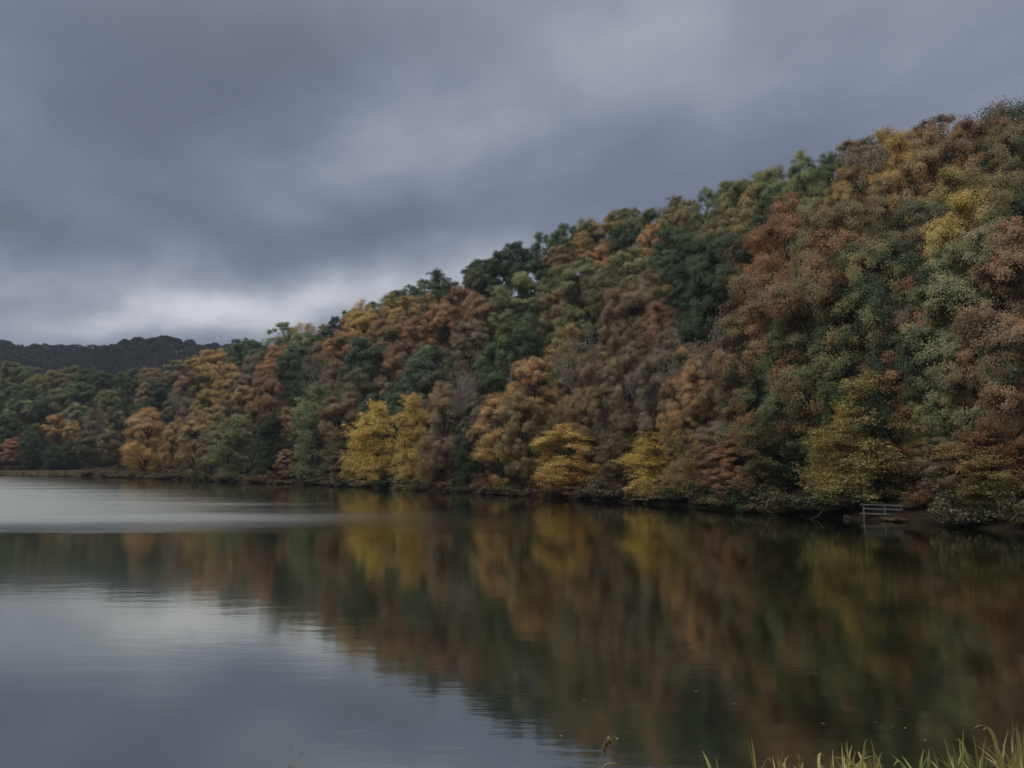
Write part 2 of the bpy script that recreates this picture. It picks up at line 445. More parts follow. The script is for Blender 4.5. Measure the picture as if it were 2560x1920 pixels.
def layered_tree(seed, n_leaf=44000, size=0.19):
    """broadleaf tree with boughs in flat layers down to the ground, like a beech on a bank"""
    rs = np.random.RandomState(seed)
    paths = []; stems = []
    for k in range(3):
        a = rs.uniform(0, 6.28); top = np.array([math.cos(a) * (0.6 + k * 1.2), math.sin(a) * (0.6 + k * 1.2), BH * (0.95 - 0.12 * k)])
        st = bend(rs, (0, 0, -1.0), top, 9, 0.03); st[:3, :2] *= 0.3
        stems.append(st); paths.append((st, np.linspace(0.22 - 0.04 * k, 0.03, 9)))
    cs = []; w = []
    nb_ = 170; ph = rs.uniform(0, 6.28)
    for i in range(nb_):
        st = stems[rs.choice(3, p=(0.5, 0.3, 0.2))]
        z = 0.05 + 0.93 * rs.uniform() ** 0.95
        if z * BH > st[-1, 2] * 0.99: st = stems[0]
        a = rs.uniform(0, 2 * math.pi)
        env = max(0.04, 1 - (max(0, z - 0.22) / 0.80) ** 3.0) ** 0.72 * (0.78 + 0.22 * min(1, z / 0.2))
        env *= 0.80 + 0.30 * math.sin(a * 2 + z * 6 + ph) + 0.20 * math.sin(a * 3 - z * 11 + ph * 2)
        L = 4.6 * env * rs.uniform(0.45, 1.15) + 0.4
        o = np.array([np.interp(z * BH * 0.94, st[:, 2], st[:, 0]), np.interp(z * BH * 0.94, st[:, 2], st[:, 1]), z * BH * 0.94])
        end = o + np.array([math.cos(a) * L, math.sin(a) * L, L * (-0.05 - 0.28 * (1 - z) + 0.35 * z) + rs.normal(0, .6)])
        end[2] = max(end[2], 0.25)
        bp = bend(rs, o, end, 5, 0.05, 0.10)
        paths.append((bp, np.linspace(0.075, 0.012, 5)))
        nc = max(3, int(L * 4.0))
        for q in range(nc):
            t = 0.22 + 0.78 * (q + rs.uniform()) / nc
            p = np.array([np.interp(t, np.linspace(0, 1, 5), bp[:, m_]) for m_ in range(3)])
            side = np.array([-math.sin(a), math.cos(a), 0]) * rs.normal(0, 0.45) * (0.35 + L * 0.25)
            cs.append(np.r_[p + side + np.array([0, 0, rs.normal(0, 0.34)]), a + rs.normal(0, 0.7)]); w.append(rs.uniform(0.4, 1.4))
    cs = np.array(cs); w = np.array(w); w /= w.sum()
    pick = rs.choice(len(cs), n_leaf, p=w)
    a = cs[pick, 3]
    al = rs.normal(0, 0.40, n_leaf); ac = rs.normal(0, 0.26, n_leaf); up = rs.normal(0, 0.17, n_leaf) - 0.25 * np.abs(al)
    pts = cs[pick, :3] + np.c_[np.cos(a) * al - np.sin(a) * ac, np.sin(a) * al + np.cos(a) * ac, up]
    pts[:, 2] = np.maximum(pts[:, 2], 0.1)
    return leaves_at(rs, pts, size, 0.45), tubes(paths, 5), rs

def bare_paths(rs, levels=5, h=BH):
    out = []
    def grow(p, d, L, r, lv):
        e = p + d * L
        out.append((bend(rs, p, e, 4 if lv < 3 else 3, 0.05, 0.02), np.linspace(r, r * 0.55, 4 if lv < 3 else 3)))
        if lv >= levels: return
        for k in range(4 if lv in (1, 2) else 3):
            f = rs.uniform(0.45, 1.0); q = p + d * L * f
            nd = d + rs.normal(0, 0.42, 3) + np.array([0, 0, 0.22]); nd /= np.linalg.norm(nd)
            grow(q, nd, L * rs.uniform(0.5, 0.72), r * 0.52, lv + 1)
    grow(np.array([0, 0, -1.0]), np.array([0.02, 0, 1.0]), h * 0.42, 0.2, 0)
    return out

def bare_tree(seed):
    rs = np.random.RandomState(seed)
    ps = bare_paths(rs, 5)
    zmax = max(p[:, 2].max() for p, _ in ps)
    ps = [(p * np.array([1, 1, BH / zmax]), r) for p, r in ps]
    tips = np.array([p[-1] for p, r in ps if r[-1] < 0.02])
    pts = tips[rs.randint(0, len(tips), 1500)] + rs.normal(0, 0.25, (1500, 3))
    return leaves_at(rs, pts, 0.2, 0.3), tubes(ps, 4), rs

def shrub(seed, n_leaf=5000):
    """2.5 m tall, 4 m wide"""
    rs = np.random.RandomState(seed)
    paths = []; cl = []
    for i in range(16):
        a = rs.uniform(0, 2 * math.pi); L = rs.uniform(0.7, 1.9)
        e = np.array([math.cos(a) * L, math.sin(a) * L, rs.uniform(0.5, 2.5) * (1.1 - L * 0.25)])
        paths.append((bend(rs, (rs.uniform(-.2, .2), rs.uniform(-.2, .2), -0.3), e, 5, 0.08, 0.1), np.linspace(0.035, 0.008, 5)))
        for q in range(7): cl.append(e * rs.uniform(0.35, 1.05) + rs.normal(0, 0.28, 3) * (1, 1, 0.7))
    cl = np.array(cl)
    pts = cl[rs.randint(0, len(cl), n_leaf)] + rs.normal(0, 0.16, (n_leaf, 3)) * (1.3, 1.3, 0.7)
    pts[:, 2] = np.maximum(pts[:, 2], 0.05)
    return leaves_at(rs, pts, 0.17, 0.5), tubes(paths, 4), rs

VAR = {}
def variant(kind, gen, seeds, bark=BARK):
    VAR[kind] = []
    for s in seeds:
        q, (tv, tf), rs = gen(s)
        cm = quads_mesh(kind + '_crown', q, LEAF, val=rs.uniform(0, 1, len(q)))
        tm = quads_mesh(kind + '_trunk', tv, bark, smooth=True, Fc=tf)
        VAR[kind].append((cm, tm))
variant('round', lambda s: round_tree(s), (11, 12, 13, 14, 15))
variant('broad', lambda s: round_tree(s, 90000, 0.12, 38, 0.18, 0.0, 1.1, 1.5), (71, 72, 73, 74))
variant('bank', lambda s: round_tree(s, 46000, 0.165, 44, 0.05, 0.0, 0.85), (61, 62, 63))
variant('airy', lambda s: round_tree(s, 9000, 0.21, 30, 0.35, 1.0), (21, 22, 23))
variant('layer', lambda s: layered_tree(s), (31, 32, 33, 34))
variant('bare', bare_tree, (41, 42), BARK_PALE)
variant('shrub', shrub, (51, 52, 53))

# leaf colours as reflectances (measured appearance of a lit crown, divided by the daylight on it)
KL = 1.0 / 0.275
def alb(r, g, b_):
    m_ = 0.30 * r + 0.52 * g + 0.18 * b_; k_ = 0.31
    r, g, b_ = r + (m_ * 1.02 - r) * k_, g + (m_ - g) * k_, b_ + (m_ * 0.95 - b_) * k_
    c_ = [c * KL for c in lin(r, g, b_)[:3]]; q_ = min(1.0, 0.74 / max(c_))      # keep the hue of bright leaves
    return [c * q_ for c in c_] + [1.0]
PAL = {
 'dkgreen': ((46, 61, 38), (39, 52, 34)), 'green': ((66, 84, 46), (54, 69, 42)), 'ltgreen': ((102, 108, 66), (76, 84, 54)),
 'bluegreen': ((66, 82, 60), (50, 64, 46)), 'olive': ((96, 88, 50), (76, 74, 46)), 'yellow': ((170, 144, 58), (138, 120, 52)),
 'yellowgreen': ((138, 118, 50), (102, 94, 46)), 'gold': ((146, 116, 54), (116, 94, 50)), 'orange': ((146, 106, 60), (116, 88, 54)),
 'rust': ((114, 80, 52), (94, 73, 48)), 'brown': ((96, 80, 52), (82, 70, 46)), 'redbrown': ((108, 72, 52), (86, 66, 48)),
 'red': ((132, 82, 50), (108, 74, 46)), 'mauve': ((84, 74, 62), (72, 66, 52)), 'greybrown': ((96, 84, 60), (80, 72, 52)), 'greygreen': ((104, 100, 70), (72, 76, 54)),
}
WORD = {'dkgreen': 'dark green', 'green': 'mid green', 'ltgreen': 'pale green', 'bluegreen': 'blue-green', 'olive': 'olive', 'yellow': 'bright yellow',
        'yellowgreen': 'yellow-green', 'gold': 'golden', 'orange': 'orange', 'rust': 'rust-coloured', 'brown': 'dull brown', 'redbrown': 'reddish brown',
        'red': 'red-orange', 'mauve': 'mauve-grey', 'greybrown': 'grey-brown', 'greygreen': 'grey-green'}

rnd = random.Random(77)
TREES = []   # records used for labels
def plant(kind, X, Y, H, width, ca, cb, turn=(0, 0, 0), hand=None, name=None, zoff=0.0, noh=False):
    z = g1(X, Y) + zoff
    cm, tm = VAR[kind][rnd.randrange(len(VAR[kind]))]
    nm = name or {'bare': 'bare_tree', 'shrub': 'shrub'}.get(kind, 'deciduous_tree')
    root = bpy.data.objects.new(nm, None); COL.objects.link(root)
    root.empty_display_size = 0.5
    bh, bw = (2.5, 3.6) if kind == 'shrub' else (BH, 9.4)
    sz = H / bh; sx = width / bw
    rz = rnd.uniform(0, 2 * math.pi)
    root.location = (X, Y, z); lean = 0.07 if kind in ('layer', 'bank') else 0.04
    root.rotation_euler = (rnd.uniform(-lean, lean), rnd.uniform(-lean, lean), rz); root.scale = (sx, sx, sz)
    tr = bpy.data.objects.new('trunk' if kind != 'shrub' else 'stem', tm); COL.objects.link(tr); tr.parent = root
    cr = bpy.data.objects.new('crown' if kind != 'shrub' else 'foliage', cm); COL.objects.link(cr); cr.parent = root
    j = rnd.uniform(0.88, 1.12)
    cr['leaf_a'] = [c * j for c in alb(*(ca if isinstance(ca, tuple) else PAL[ca][0]))]
    cr['leaf_b'] = [c * j for c in alb(*(cb if isinstance(cb, tuple) else PAL[cb][1]))]
    # turn: gradient from colour a to colour b along world x, y and up
    gx, gy, gz = turn
    cr['leaf_turn'] = [float(gx * math.cos(rz) + gy * math.sin(rz)), float(-gx * math.sin(rz) + gy * math.cos(rz)), float(gz)]
    u = 1280 + F * X / (Y * math.cos(PITCH) + (z + H - CAMZ) * math.sin(PITCH))
    cd = Y * math.cos(PITCH) + (z + H - CAMZ) * math.sin(PITCH); up = -Y * math.sin(PITCH) + (z + H - CAMZ) * math.cos(PITCH)
    TREES.append(dict(o=root, kind=kind, X=X, Y=Y, z=z, H=H, w=width, ca=ca, cb=cb, u=u, v=960 - F * up / cd, hand=hand, turn=turn))
    return root

def place(x, y, w, H, kind, ca, cb=None, turn=(0, 0, 0), row=None, hand=None):
    """x, y: crown top in the 2212 wide frame; w: crown width there; H: rough height in metres"""
    dx, e = ray(x * DS, y * DS)
    Ds = np.arange(40, 420, 0.75); Pp = np.c_[dx * Ds, Ds]
    ins = inside(Pp, LAKE); zg = ground(Pp); d1, _ = poly_dist(Pp, HS)
    start = np.where(ins)[0].max() + 1
    need = CAMZ + Ds * e - zg
    lim = start + np.where(d1[start:] < 105)[0].max()
    if row == 'w':
        k = start + np.where(d1[start:] > (8.0 if x < 275 else 1.0))[0][0]
        if kind == 'round': kind = 'bank'
    else:
        ok = np.where((need[start:lim] <= H) & (d1[start:lim] > 4))[0]
        k = start + (ok[0] if len(ok) else int(np.argmin(need[start:lim])))
    D = Ds[k]; Hn = float(np.clip(need[k], 5.5, 28)); Wm = w * DS * D / F
    Wm = float(np.clip(Wm * (1.12 if row == 'w' else 1.08 if x < 700 else 1.18 if x < 1480 else 1.06), 0.46 * Hn, 1.1 * Hn + 2))
    if kind == 'round' and (Wm > 11.5 or D < 115): kind = 'broad'
    off = 0.10 * Wm if row == 'w' else 0.0
    return plant(kind, dx * (D + off), D + off, Hn, Wm, ca, cb or ca, turn, hand)

L_, Lw = 'round', 'layer'
T = [
 # far-left shore wood
 (27, 782, 60, 16, L_, 'olive', 'green'), (82, 812, 50, 15, L_, 'olive', 'green'), (115, 800, 50, 15, L_, 'olive', 'brown'), (153, 790, 55, 15, L_, 'olive', 'green'),
 (60, 790, 60, 15, L_, 'green', 'olive'), (190, 795, 45, 15, L_, 'dkgreen', 'green'), (219, 801, 50, 15, L_, 'dkgreen', 'dkgreen'), (262, 804, 45, 15, L_, 'green', 'dkgreen'), (178, 826, 55, 15, L_, 'green', 'dkgreen'), (235, 841, 50, 14, L_, 'olive', 'green'),
 (35, 830, 50, 15, L_, 'green', 'dkgreen'), (5, 815, 50, 15, L_, 'olive', 'dkgreen'), (131, 838, 50, 14, L_, 'green', 'olive'), (88, 852, 50, 14, L_, 'dkgreen', 'green'), (50, 862, 60, 15, L_, 'ltgreen', 'green'),
 (164, 870, 50, 14, L_, 'greygreen', 'green'), (205, 880, 50, 14, 'airy', 'mauve', 'greybrown'), (250, 885, 45, 14, L_, 'brown', 'dkgreen'), (270, 858, 40, 13, L_, 'dkgreen', 'dkgreen'), (10, 890, 50, 15, L_, 'green', 'dkgreen'),
 (127, 892, 58, 13, L_, 'gold', 'orange', (0, 0, .8)), (158, 908, 34, 11, L_, 'gold', 'olive'), (75, 915, 50, 14, L_, 'dkgreen', 'green'), (240, 925, 45, 12, L_, 'brown', 'mauve'), (190, 930, 50, 12, L_, 'dkgreen', 'brown'),
 (30, 948, 50, 9, L_, 'redbrown', 'red', (0, 0, 0), 'w'), (75, 965, 50, 9, Lw, 'dkgreen', 'dkgreen', (0, 0, 0), 'w'), (118, 965, 50, 9, Lw, 'dkgreen', 'green', (0, 0, 0), 'w'), (160, 955, 46, 9, Lw, 'dkgreen', 'dkgreen', (0, 0, 0), 'w'),
 (205, 960, 46, 9, Lw, 'dkgreen', 'brown', (0, 0, 0), 'w'), (245, 955, 46, 9, Lw, 'dkgreen', 'mauve', (0, 0, 0), 'w'), (-20, 930, 50, 9, L_, 'green', 'dkgreen', (0, 0, 0), 'w'),
 # hill nose
 (310, 828, 40, 14, L_, 'brown', 'rust'), (336, 800, 45, 14, L_, 'brown', 'olive'), (342, 822, 60, 15, L_, 'dkgreen', 'dkgreen'), (383, 778, 50, 14, L_, 'greybrown', 'olive'), (420, 770, 45, 14, L_, 'gold', 'brown'), (465, 754, 62, 15, L_, 'gold', 'orange'), (443, 790, 70, 15, L_, 'gold', 'olive'),
 (400, 812, 50, 14, L_, 'rust', 'brown'), (505, 742, 36, 13, L_, 'green', 'dkgreen'), (519, 731, 44, 13, L_, 'dkgreen', 'dkgreen'), (547, 768, 50, 15, L_, 'mauve', 'greybrown'), (500, 790, 60, 15, L_, 'brown', 'gold'), (574, 796, 50, 15, L_, 'rust', 'redbrown'), (410, 858, 50, 15, L_, 'mauve', 'brown'), (451, 842, 70, 15, L_, 'olive', 'gold'),
 (375, 850, 50, 14, L_, 'dkgreen', 'brown'), (588, 815, 50, 15, L_, 'rust', 'redbrown'), (547, 862, 60, 15, L_, 'rust', 'brown'), (500, 862, 50, 13, L_, 'brown', 'olive'), (310, 870, 50, 13, L_, 'dkgreen', 'dkgreen'),
 (325, 882, 100, 12, L_, 'gold', 'orange', (.5, 0, 1.2), 'w'), (375, 905, 50, 12, L_, 'gold', 'brown', (0, 0, 0), 'w'), (424, 892, 70, 12, L_, 'brown', 'gold', (0, 0, 0), 'w'), (505, 892, 88, 12, Lw, 'ltgreen', 'greygreen', (0, 0, 0), 'w'), (455, 930, 50, 12, L_, 'brown', 'olive', (0, 0, 0), 'w'),
 (588, 896, 80, 14, Lw, 'dkgreen', 'dkgreen', (0, 0, 0), 'w'), (624, 972, 52, 8, L_, 'rust', 'redbrown', (0, 0, 0), 'w'),
 (620, 880, 60, 13, L_, 'rust', 'brown'), (652, 900, 56, 11, L_, 'dkgreen', 'brown'), (1045, 850, 70, 13, L_, 'greybrown', 'dkgreen'), (1015, 880, 60, 12, L_, 'dkgreen', 'mauve'), (960, 900, 60, 11, L_, 'brown', 'olive'),
 # skyline left to centre
 (545, 733, 34, 12, L_, 'green', 'dkgreen'), (575, 729, 36, 12, 'airy', 'ltgreen', 'green'), (606, 716, 36, 13, 'airy', 'ltgreen', 'green'), (659, 697, 58, 14, 'airy', 'orange', 'rust'), (632, 718, 40, 13, L_, 'green', 'olive'), (700, 700, 36, 12, L_, 'brown', 'green'), (730, 684, 44, 13, L_, 'dkgreen', 'dkgreen'), (750, 672, 36, 13, L_, 'dkgreen', 'green'),
 (779, 648, 44, 17, 'airy', 'gold', 'orange'), (790, 670, 66, 15, L_, 'yellow', 'gold'), (842, 634, 44, 15, 'airy', 'dkgreen', 'green'), (870, 638, 80, 15, L_, 'gold', 'olive'), (916, 613, 60, 15, 'airy', 'green', 'dkgreen'), (969, 606, 44, 14, L_, 'dkgreen', 'dkgreen'), (925, 636, 50, 14, L_, 'dkgreen', 'gold'),
 (1024, 585, 44, 13, L_, 'dkgreen', 'brown'), (1050, 560, 50, 14, L_, 'dkgreen', 'green'), (1081, 543, 60, 15, L_, 'dkgreen', 'green'), (1123, 523, 56, 15, L_, 'dkgreen', 'dkgreen'), (1173, 503, 54, 15, L_, 'dkgreen', 'green'), (1212, 494, 46, 15, L_, 'green', 'dkgreen'), (1260, 468, 56, 16, 'airy', 'green', 'ltgreen'), (1260, 482, 50, 15, L_, 'dkgreen', 'green'),
 (1327, 464, 70, 16, L_, 'gold', 'olive'), (1365, 453, 50, 15, L_, 'olive', 'green'), (1419, 448, 60, 15, 'airy', 'olive', 'green'), (1400, 455, 60, 15, L_, 'green', 'olive'), (1450, 452, 40, 14, L_, 'olive', 'rust'), (1485, 434, 54, 15, L_, 'olive', 'brown'), 
 
 
 # second row
 (659, 716, 60, 15, L_, 'ltgreen', 'green'), (599, 745, 54, 14, L_, 'rust', 'red'), (642, 750, 90, 17, L_, 'dkgreen', 'dkgreen'), (744, 713, 70, 15, L_, 'orange', 'rust'), (793, 728, 96, 17, L_, 'dkgreen', 'dkgreen'), (722, 775, 56, 15, L_, 'rust', 'brown'), (870, 664, 70, 15, L_, 'gold', 'brown'), (850, 686, 92, 16, L_, 'rust', 'brown'), (560, 752, 40, 13, L_, 'green', 'mauve'), (690, 735, 50, 14, L_, 'rust', 'brown'),
 (905, 686, 80, 16, L_, 'rust', 'redbrown'), (993, 622, 90, 16, L_, 'redbrown', 'rust'), (958, 655, 80, 16, L_, 'rust', 'orange'), (1030, 632, 60, 15, L_, 'rust', 'redbrown'), (870, 732, 70, 15, L_, 'redbrown', 'brown'), (853, 768, 70, 15, L_, 'rust', 'mauve'), (933, 746, 110, 16, L_, 'bluegreen', 'dkgreen'), (1011, 696, 80, 16, L_, 'greybrown', 'mauve'),
 (993, 732, 70, 15, L_, 'brown', 'dkgreen'), (1081, 728, 90, 16, L_, 'green', 'dkgreen'), (1209, 531, 64, 14, L_, 'brown', 'redbrown'), (1281, 480, 80, 15, L_, 'gold', 'olive'), (1352, 485, 62, 15, L_, 'dkgreen', 'dkgreen'), (1285, 535, 84, 15, L_, 'orange', 'red'), (1262, 556, 90, 15, L_, 'ltgreen', 'olive'), (1356, 534, 96, 16, L_, 'ltgreen', 'brown'),
 (1405, 484, 56, 14, L_, 'orange', 'rust'), (1452, 490, 110, 17, L_, 'dkgreen', 'green'), (1494, 524, 110, 18, L_, 'dkgreen', 'dkgreen'), 
 (1119, 588, 120, 17, L_, 'ltgreen', 'green'), (1056, 640, 80, 15, L_, 'rust', 'olive'), (1202, 577, 80, 16, L_, 'olive', 'green'), (1160, 560, 70, 14, L_, 'dkgreen', 'dkgreen'), (1194, 625, 70, 15, L_, 'brown', 'redbrown'), (1319, 570, 90, 16, L_, 'greybrown', 'olive'), (1410, 582, 120, 17, L_, 'brown', 'greybrown'), (1244, 665, 80, 16, L_, 'olive', 'green'),
 (1140, 678, 100, 17, L_, 'green', 'dkgreen'), (1348, 618, 90, 16, L_, 'brown', 'redbrown'), (1431, 655, 90, 16, L_, 'redbrown', 'brown'), (1369, 684, 90, 16, L_, 'brown', 'mauve'), (1223, 702, 60, 15, L_, 'olive', 'gold'), (1452, 712, 80, 15, L_, 'greybrown', 'mauve'), (1285, 752, 70, 16, L_, 'brown', 'rust'), (1348, 757, 80, 16, L_, 'greybrown', 'brown'),
 (1003, 778, 80, 20, 'bare', 'mauve', 'mauve'), (1410, 786, 90, 19, 'bare', 'mauve', 'mauve'), (1244, 768, 70, 15, L_, 'brown', 'olive'), (1085, 770, 70, 17, 'bare', 'mauve', 'mauve'), (1100, 745, 70, 13, L_, 'dkgreen', 'mauve'), (1430, 760, 70, 14, L_, 'mauve', 'greybrown'),
 (737, 850, 84, 15, L_, 'brown', 'redbrown'), (810, 850, 60, 15, L_, 'dkgreen', 'dkgreen'), (775, 800, 80, 16, L_, 'dkgreen', 'brown'), (868, 818, 70, 15, L_, 'bluegreen', 'dkgreen'), (930, 800, 60, 14, L_, 'dkgreen', 'mauve'), (660, 800, 60, 15, L_, 'dkgreen', 'dkgreen'),
 # second row right
 
 
 
 
 
 # third row right
 
 (1490, 752, 80, 15, L_, 'orange', 'mauve'), (1464, 808, 80, 15, L_, 'orange', 'olive'), 
 
 # waterline, left to right
 (677, 820, 76, 14, Lw, 'ltgreen', 'bluegreen', (.9, 0, 0), 'w'), (735, 930, 60, 10, Lw, 'brown', 'olive', (0, 0, 0), 'w'), (737, 1008, 40, 5, L_, 'redbrown', 'mauve', (0, 0, 0), 'w'),
 (815, 866, 100, 12, Lw, 'yellow', 'yellow', (0, 0, 0), 'w'), (889, 845, 74, 12, Lw, 'gold', 'yellow', (0, 0, 0), 'w'), (772, 940, 60, 10, Lw, 'yellow', 'yellowgreen', (0, 0, 0), 'w'), (958, 828, 92, 14, L_, 'greybrown', 'rust', (0, 0, 0), 'w'), (925, 940, 60, 10, Lw, 'yellowgreen', 'brown', (0, 0, 0), 'w'), (1015, 950, 62, 8, Lw, 'dkgreen', 'dkgreen', (0, 0, 0), 'w'),
 (1146, 774, 120, 16, L_, 'gold', 'orange', (0, 0, 2.4)), (1085, 840, 125, 14, L_, 'gold', 'orange', (0, 0, .8), 'w'), (1135, 850, 90, 14, L_, 'olive', 'brown', (0, 0, 0), 'w'), (1165, 860, 60, 12, L_, 'olive', 'greybrown'), (1180, 895, 60, 11, Lw, 'yellow', 'yellowgreen'), (1262, 860, 76, 11, L_, 'yellowgreen', 'gold', (0, 0, 0)),
 (1232, 920, 165, 11, L_, (178, 134, 60), 'yellow', (0, 0, 0), 'w'), (1348, 862, 90, 13, Lw, 'yellowgreen', 'rust'), (1330, 940, 90, 11, Lw, 'greybrown', 'redbrown', (0, 0, 0), 'w'), (1400, 930, 110, 11, Lw, 'yellowgreen', 'yellow', (0, 0, 0), 'w'), (1462, 900, 90, 12, Lw, 'olive', 'gold', (0, 0, 0), 'w'), 
 
 
 
 (1255, 690, 70, 20, 'bare', 'mauve', 'mauve'), (1330, 800, 70, 19, 'bare', 'mauve', 'mauve'), (705, 760, 50, 19, 'bare', 'mauve', 'mauve'), (1040, 800, 60, 19, 'bare', 'mauve', 'mauve'), (395, 840, 46, 17, 'bare', 'mauve', 'mauve'), (1820, 700, 90, 23, 'bare', 'mauve', 'mauve'), (1290, 905, 60, 15, 'bare', 'mauve', 'mauve'), (1505, 700, 80, 21, 'bare', 'mauve', 'mauve'),
 # right slope, large crowns
 (1525, 410, 60, 16, L_, 'green', 'olive'), (1574, 388, 66, 17, 'airy', 'green', 'olive'), (1590, 395, 70, 17, L_, 'olive', 'green'), (1640, 374, 80, 18, L_, 'green', 'ltgreen'), (1675, 362, 60, 17, L_, 'ltgreen', 'olive'),
 (1750, 327, 90, 18, L_, 'ltgreen', 'green'), (1795, 338, 60, 17, L_, 'green', 'green'), (1862, 328, 90, 18, 'airy', 'brown', 'mauve'), (1905, 320, 70, 18, 'airy', 'greybrown', 'mauve'), (1962, 294, 140, 21, L_, 'gold', 'gold'),
 (2030, 287, 140, 21, L_, 'brown', 'gold'), (2028, 284, 70, 20, 'airy', 'rust', 'dkgreen'), (2118, 237, 90, 18, 'airy', 'dkgreen', 'brown'), (2170, 229, 90, 18, 'airy', 'brown', 'dkgreen'), (2110, 258, 150, 20, L_, 'rust', 'brown'), (2212, 212, 60, 18, 'airy', 'dkgreen', 'green'), (2195, 262, 110, 20, L_, 'brown', 'olive'),
 (1545, 470, 110, 18, L_, 'brown', 'olive'), (1560, 508, 150, 22, L_, 'dkgreen', 'bluegreen'), (1525, 560, 110, 20, L_, 'dkgreen', 'dkgreen'), (1620, 404, 90, 17, L_, 'olive', 'gold'), (1662, 417, 100, 17, L_, 'dkgreen', 'dkgreen'), (1727, 376, 150, 19, L_, 'ltgreen', 'green'),
 (1750, 412, 80, 15, L_, 'gold', 'rust'), (1840, 360, 140, 18, L_, 'gold', 'brown'), (1899, 398, 170, 19, L_, 'brown', 'greybrown'), (1970, 350, 120, 17, L_, 'olive', 'gold'), (2050, 335, 110, 18, L_, 'rust', 'brown'), (2190, 296, 130, 17, L_, 'dkgreen', 'green'),
 (2072, 366, 120, 19, L_, 'olive', 'yellowgreen'), (2104, 392, 110, 21, L_, 'yellow', 'olive', (.6, 0, 0)), (2062, 465, 100, 18, L_, 'gold', 'olive'), (2215, 398, 120, 18, L_, 'dkgreen', 'dkgreen'), (2005, 434, 130, 19, L_, 'dkgreen', 'mauve'),
 (1625, 508, 120, 20, L_, 'red', 'orange', (-.5, 0, 0)), (1700, 434, 190, 23, L_, 'rust', 'red', (-1.6, 0, .8)), (1800, 436, 190, 22, L_, 'brown', 'olive'), (1775, 500, 250, 26, L_, 'rust', 'olive'), (1860, 520, 130, 22, L_, 'olive', 'green'), (1935, 455, 130, 20, L_, 'dkgreen', 'brown'), (1940, 522, 120, 22, L_, 'dkgreen', 'dkgreen'),
 (1970, 500, 90, 18, 'bare', 'mauve', 'mauve'), (2005, 540, 110, 18, 'bare', 'mauve', 'mauve'), (2000, 560, 110, 17, L_, 'mauve', 'greybrown'), (1548, 660, 70, 18, 'bare', 'mauve', 'redbrown'),
 (1625, 600, 210, 24, L_, 'rust', 'olive', (0, 0, .6)), (1735, 650, 190, 22, L_, 'green', 'olive'), (1840, 620, 120, 20, L_, 'dkgreen', 'green'), (1972, 585, 190, 28, L_, 'rust', 'red', (0, 0, 3.0)), (2062, 546, 150, 20, L_, 'greygreen', 'green'), (2140, 486, 150, 22, L_, 'greygreen', 'ltgreen'), (2205, 487, 130, 21, L_, 'rust', 'greybrown'),
 (2150, 600, 170, 20, L_, 'rust', 'olive'), (2205, 620, 140, 22, L_, 'greybrown', 'rust'), (2055, 690, 130, 20, L_, 'green', 'olive'), (1590, 700, 150, 21, L_, 'olive', 'greybrown'), (1690, 745, 180, 20, L_, 'green', 'dkgreen'), (1890, 740, 170, 21, L_, 'rust', 'olive', (0, 0, 1.0)), (2012, 755, 170, 20, L_, 'green', 'yellowgreen'),
 (2120, 700, 180, 21, L_, 'brown', 'gold'), (2195, 690, 130, 22, L_, 'rust', 'orange'), (1525, 770, 130, 18, L_, 'olive', 'orange', (-1.5, 0, 0)), (1600, 850, 170, 19, L_, 'greybrown', 'mauve'), (1660, 815, 120, 18, L_, 'green', 'dkgreen'), (1718, 820, 110, 20, Lw, 'dkgreen', 'dkgreen'), (1780, 790, 110, 18, L_, 'dkgreen', 'olive'),
 (2190, 800, 150, 19, L_, 'dkgreen', 'dkgreen'), (2085, 830, 170, 18, L_, 'green', 'greygreen'), (1510, 860, 110, 15, L_, 'olive', 'brown'), (1540, 920, 110, 14, L_, 'greybrown', 'redbrown'),
 # right shore
 (1515, 990, 90, 9, Lw, 'olive', 'gold', (0, 0, 0), 'w'), (1565, 930, 110, 13, L_, 'redbrown', 'greybrown', (0, 0, 0), 'w'), (1592, 965, 105, 10, L_, 'red', 'redbrown', (0, 0, 0), 'w'), (1640, 895, 130, 15, Lw, 'olive', 'brown', (0, 0, 0), 'w'), (1712, 900, 100, 15, Lw, 'dkgreen', 'dkgreen', (0, 0, 0)),
 (1875, 780, 200, 18, Lw, 'brown', 'yellowgreen', (-2.6, 0, -.3), 'w'), (1812, 872, 140, 14, Lw, 'yellow', 'yellowgreen', (-1.4, 0, -.4), 'w'), (1940, 850, 150, 15, Lw, 'olive', 'brown'), (1965, 940, 130, 11, Lw, 'dkgreen', 'dkgreen'), (2020, 880, 130, 15, L_, 'olive', 'gold'),
 (2130, 880, 190, 16, L_, 'redbrown', 'brown'), (2065, 955, 130, 12, L_, 'greybrown', 'brown', (0, 0, 0), 'w'), (2145, 960, 190, 12, Lw, 'rust', 'yellowgreen', (-.6, 0, -1.6), 'w'), (2225, 900, 160, 15, Lw, 'redbrown', 'mauve', (0, 0, 0)),
]
for r in T:
    r = list(r) + [(0, 0, 0), None][max(0, len(r) - 7):]
    x, y, w, H, kind, ca, cb, turn, row = r
    place(x, y, w, H, kind, ca, cb, turn, row, hand=True)

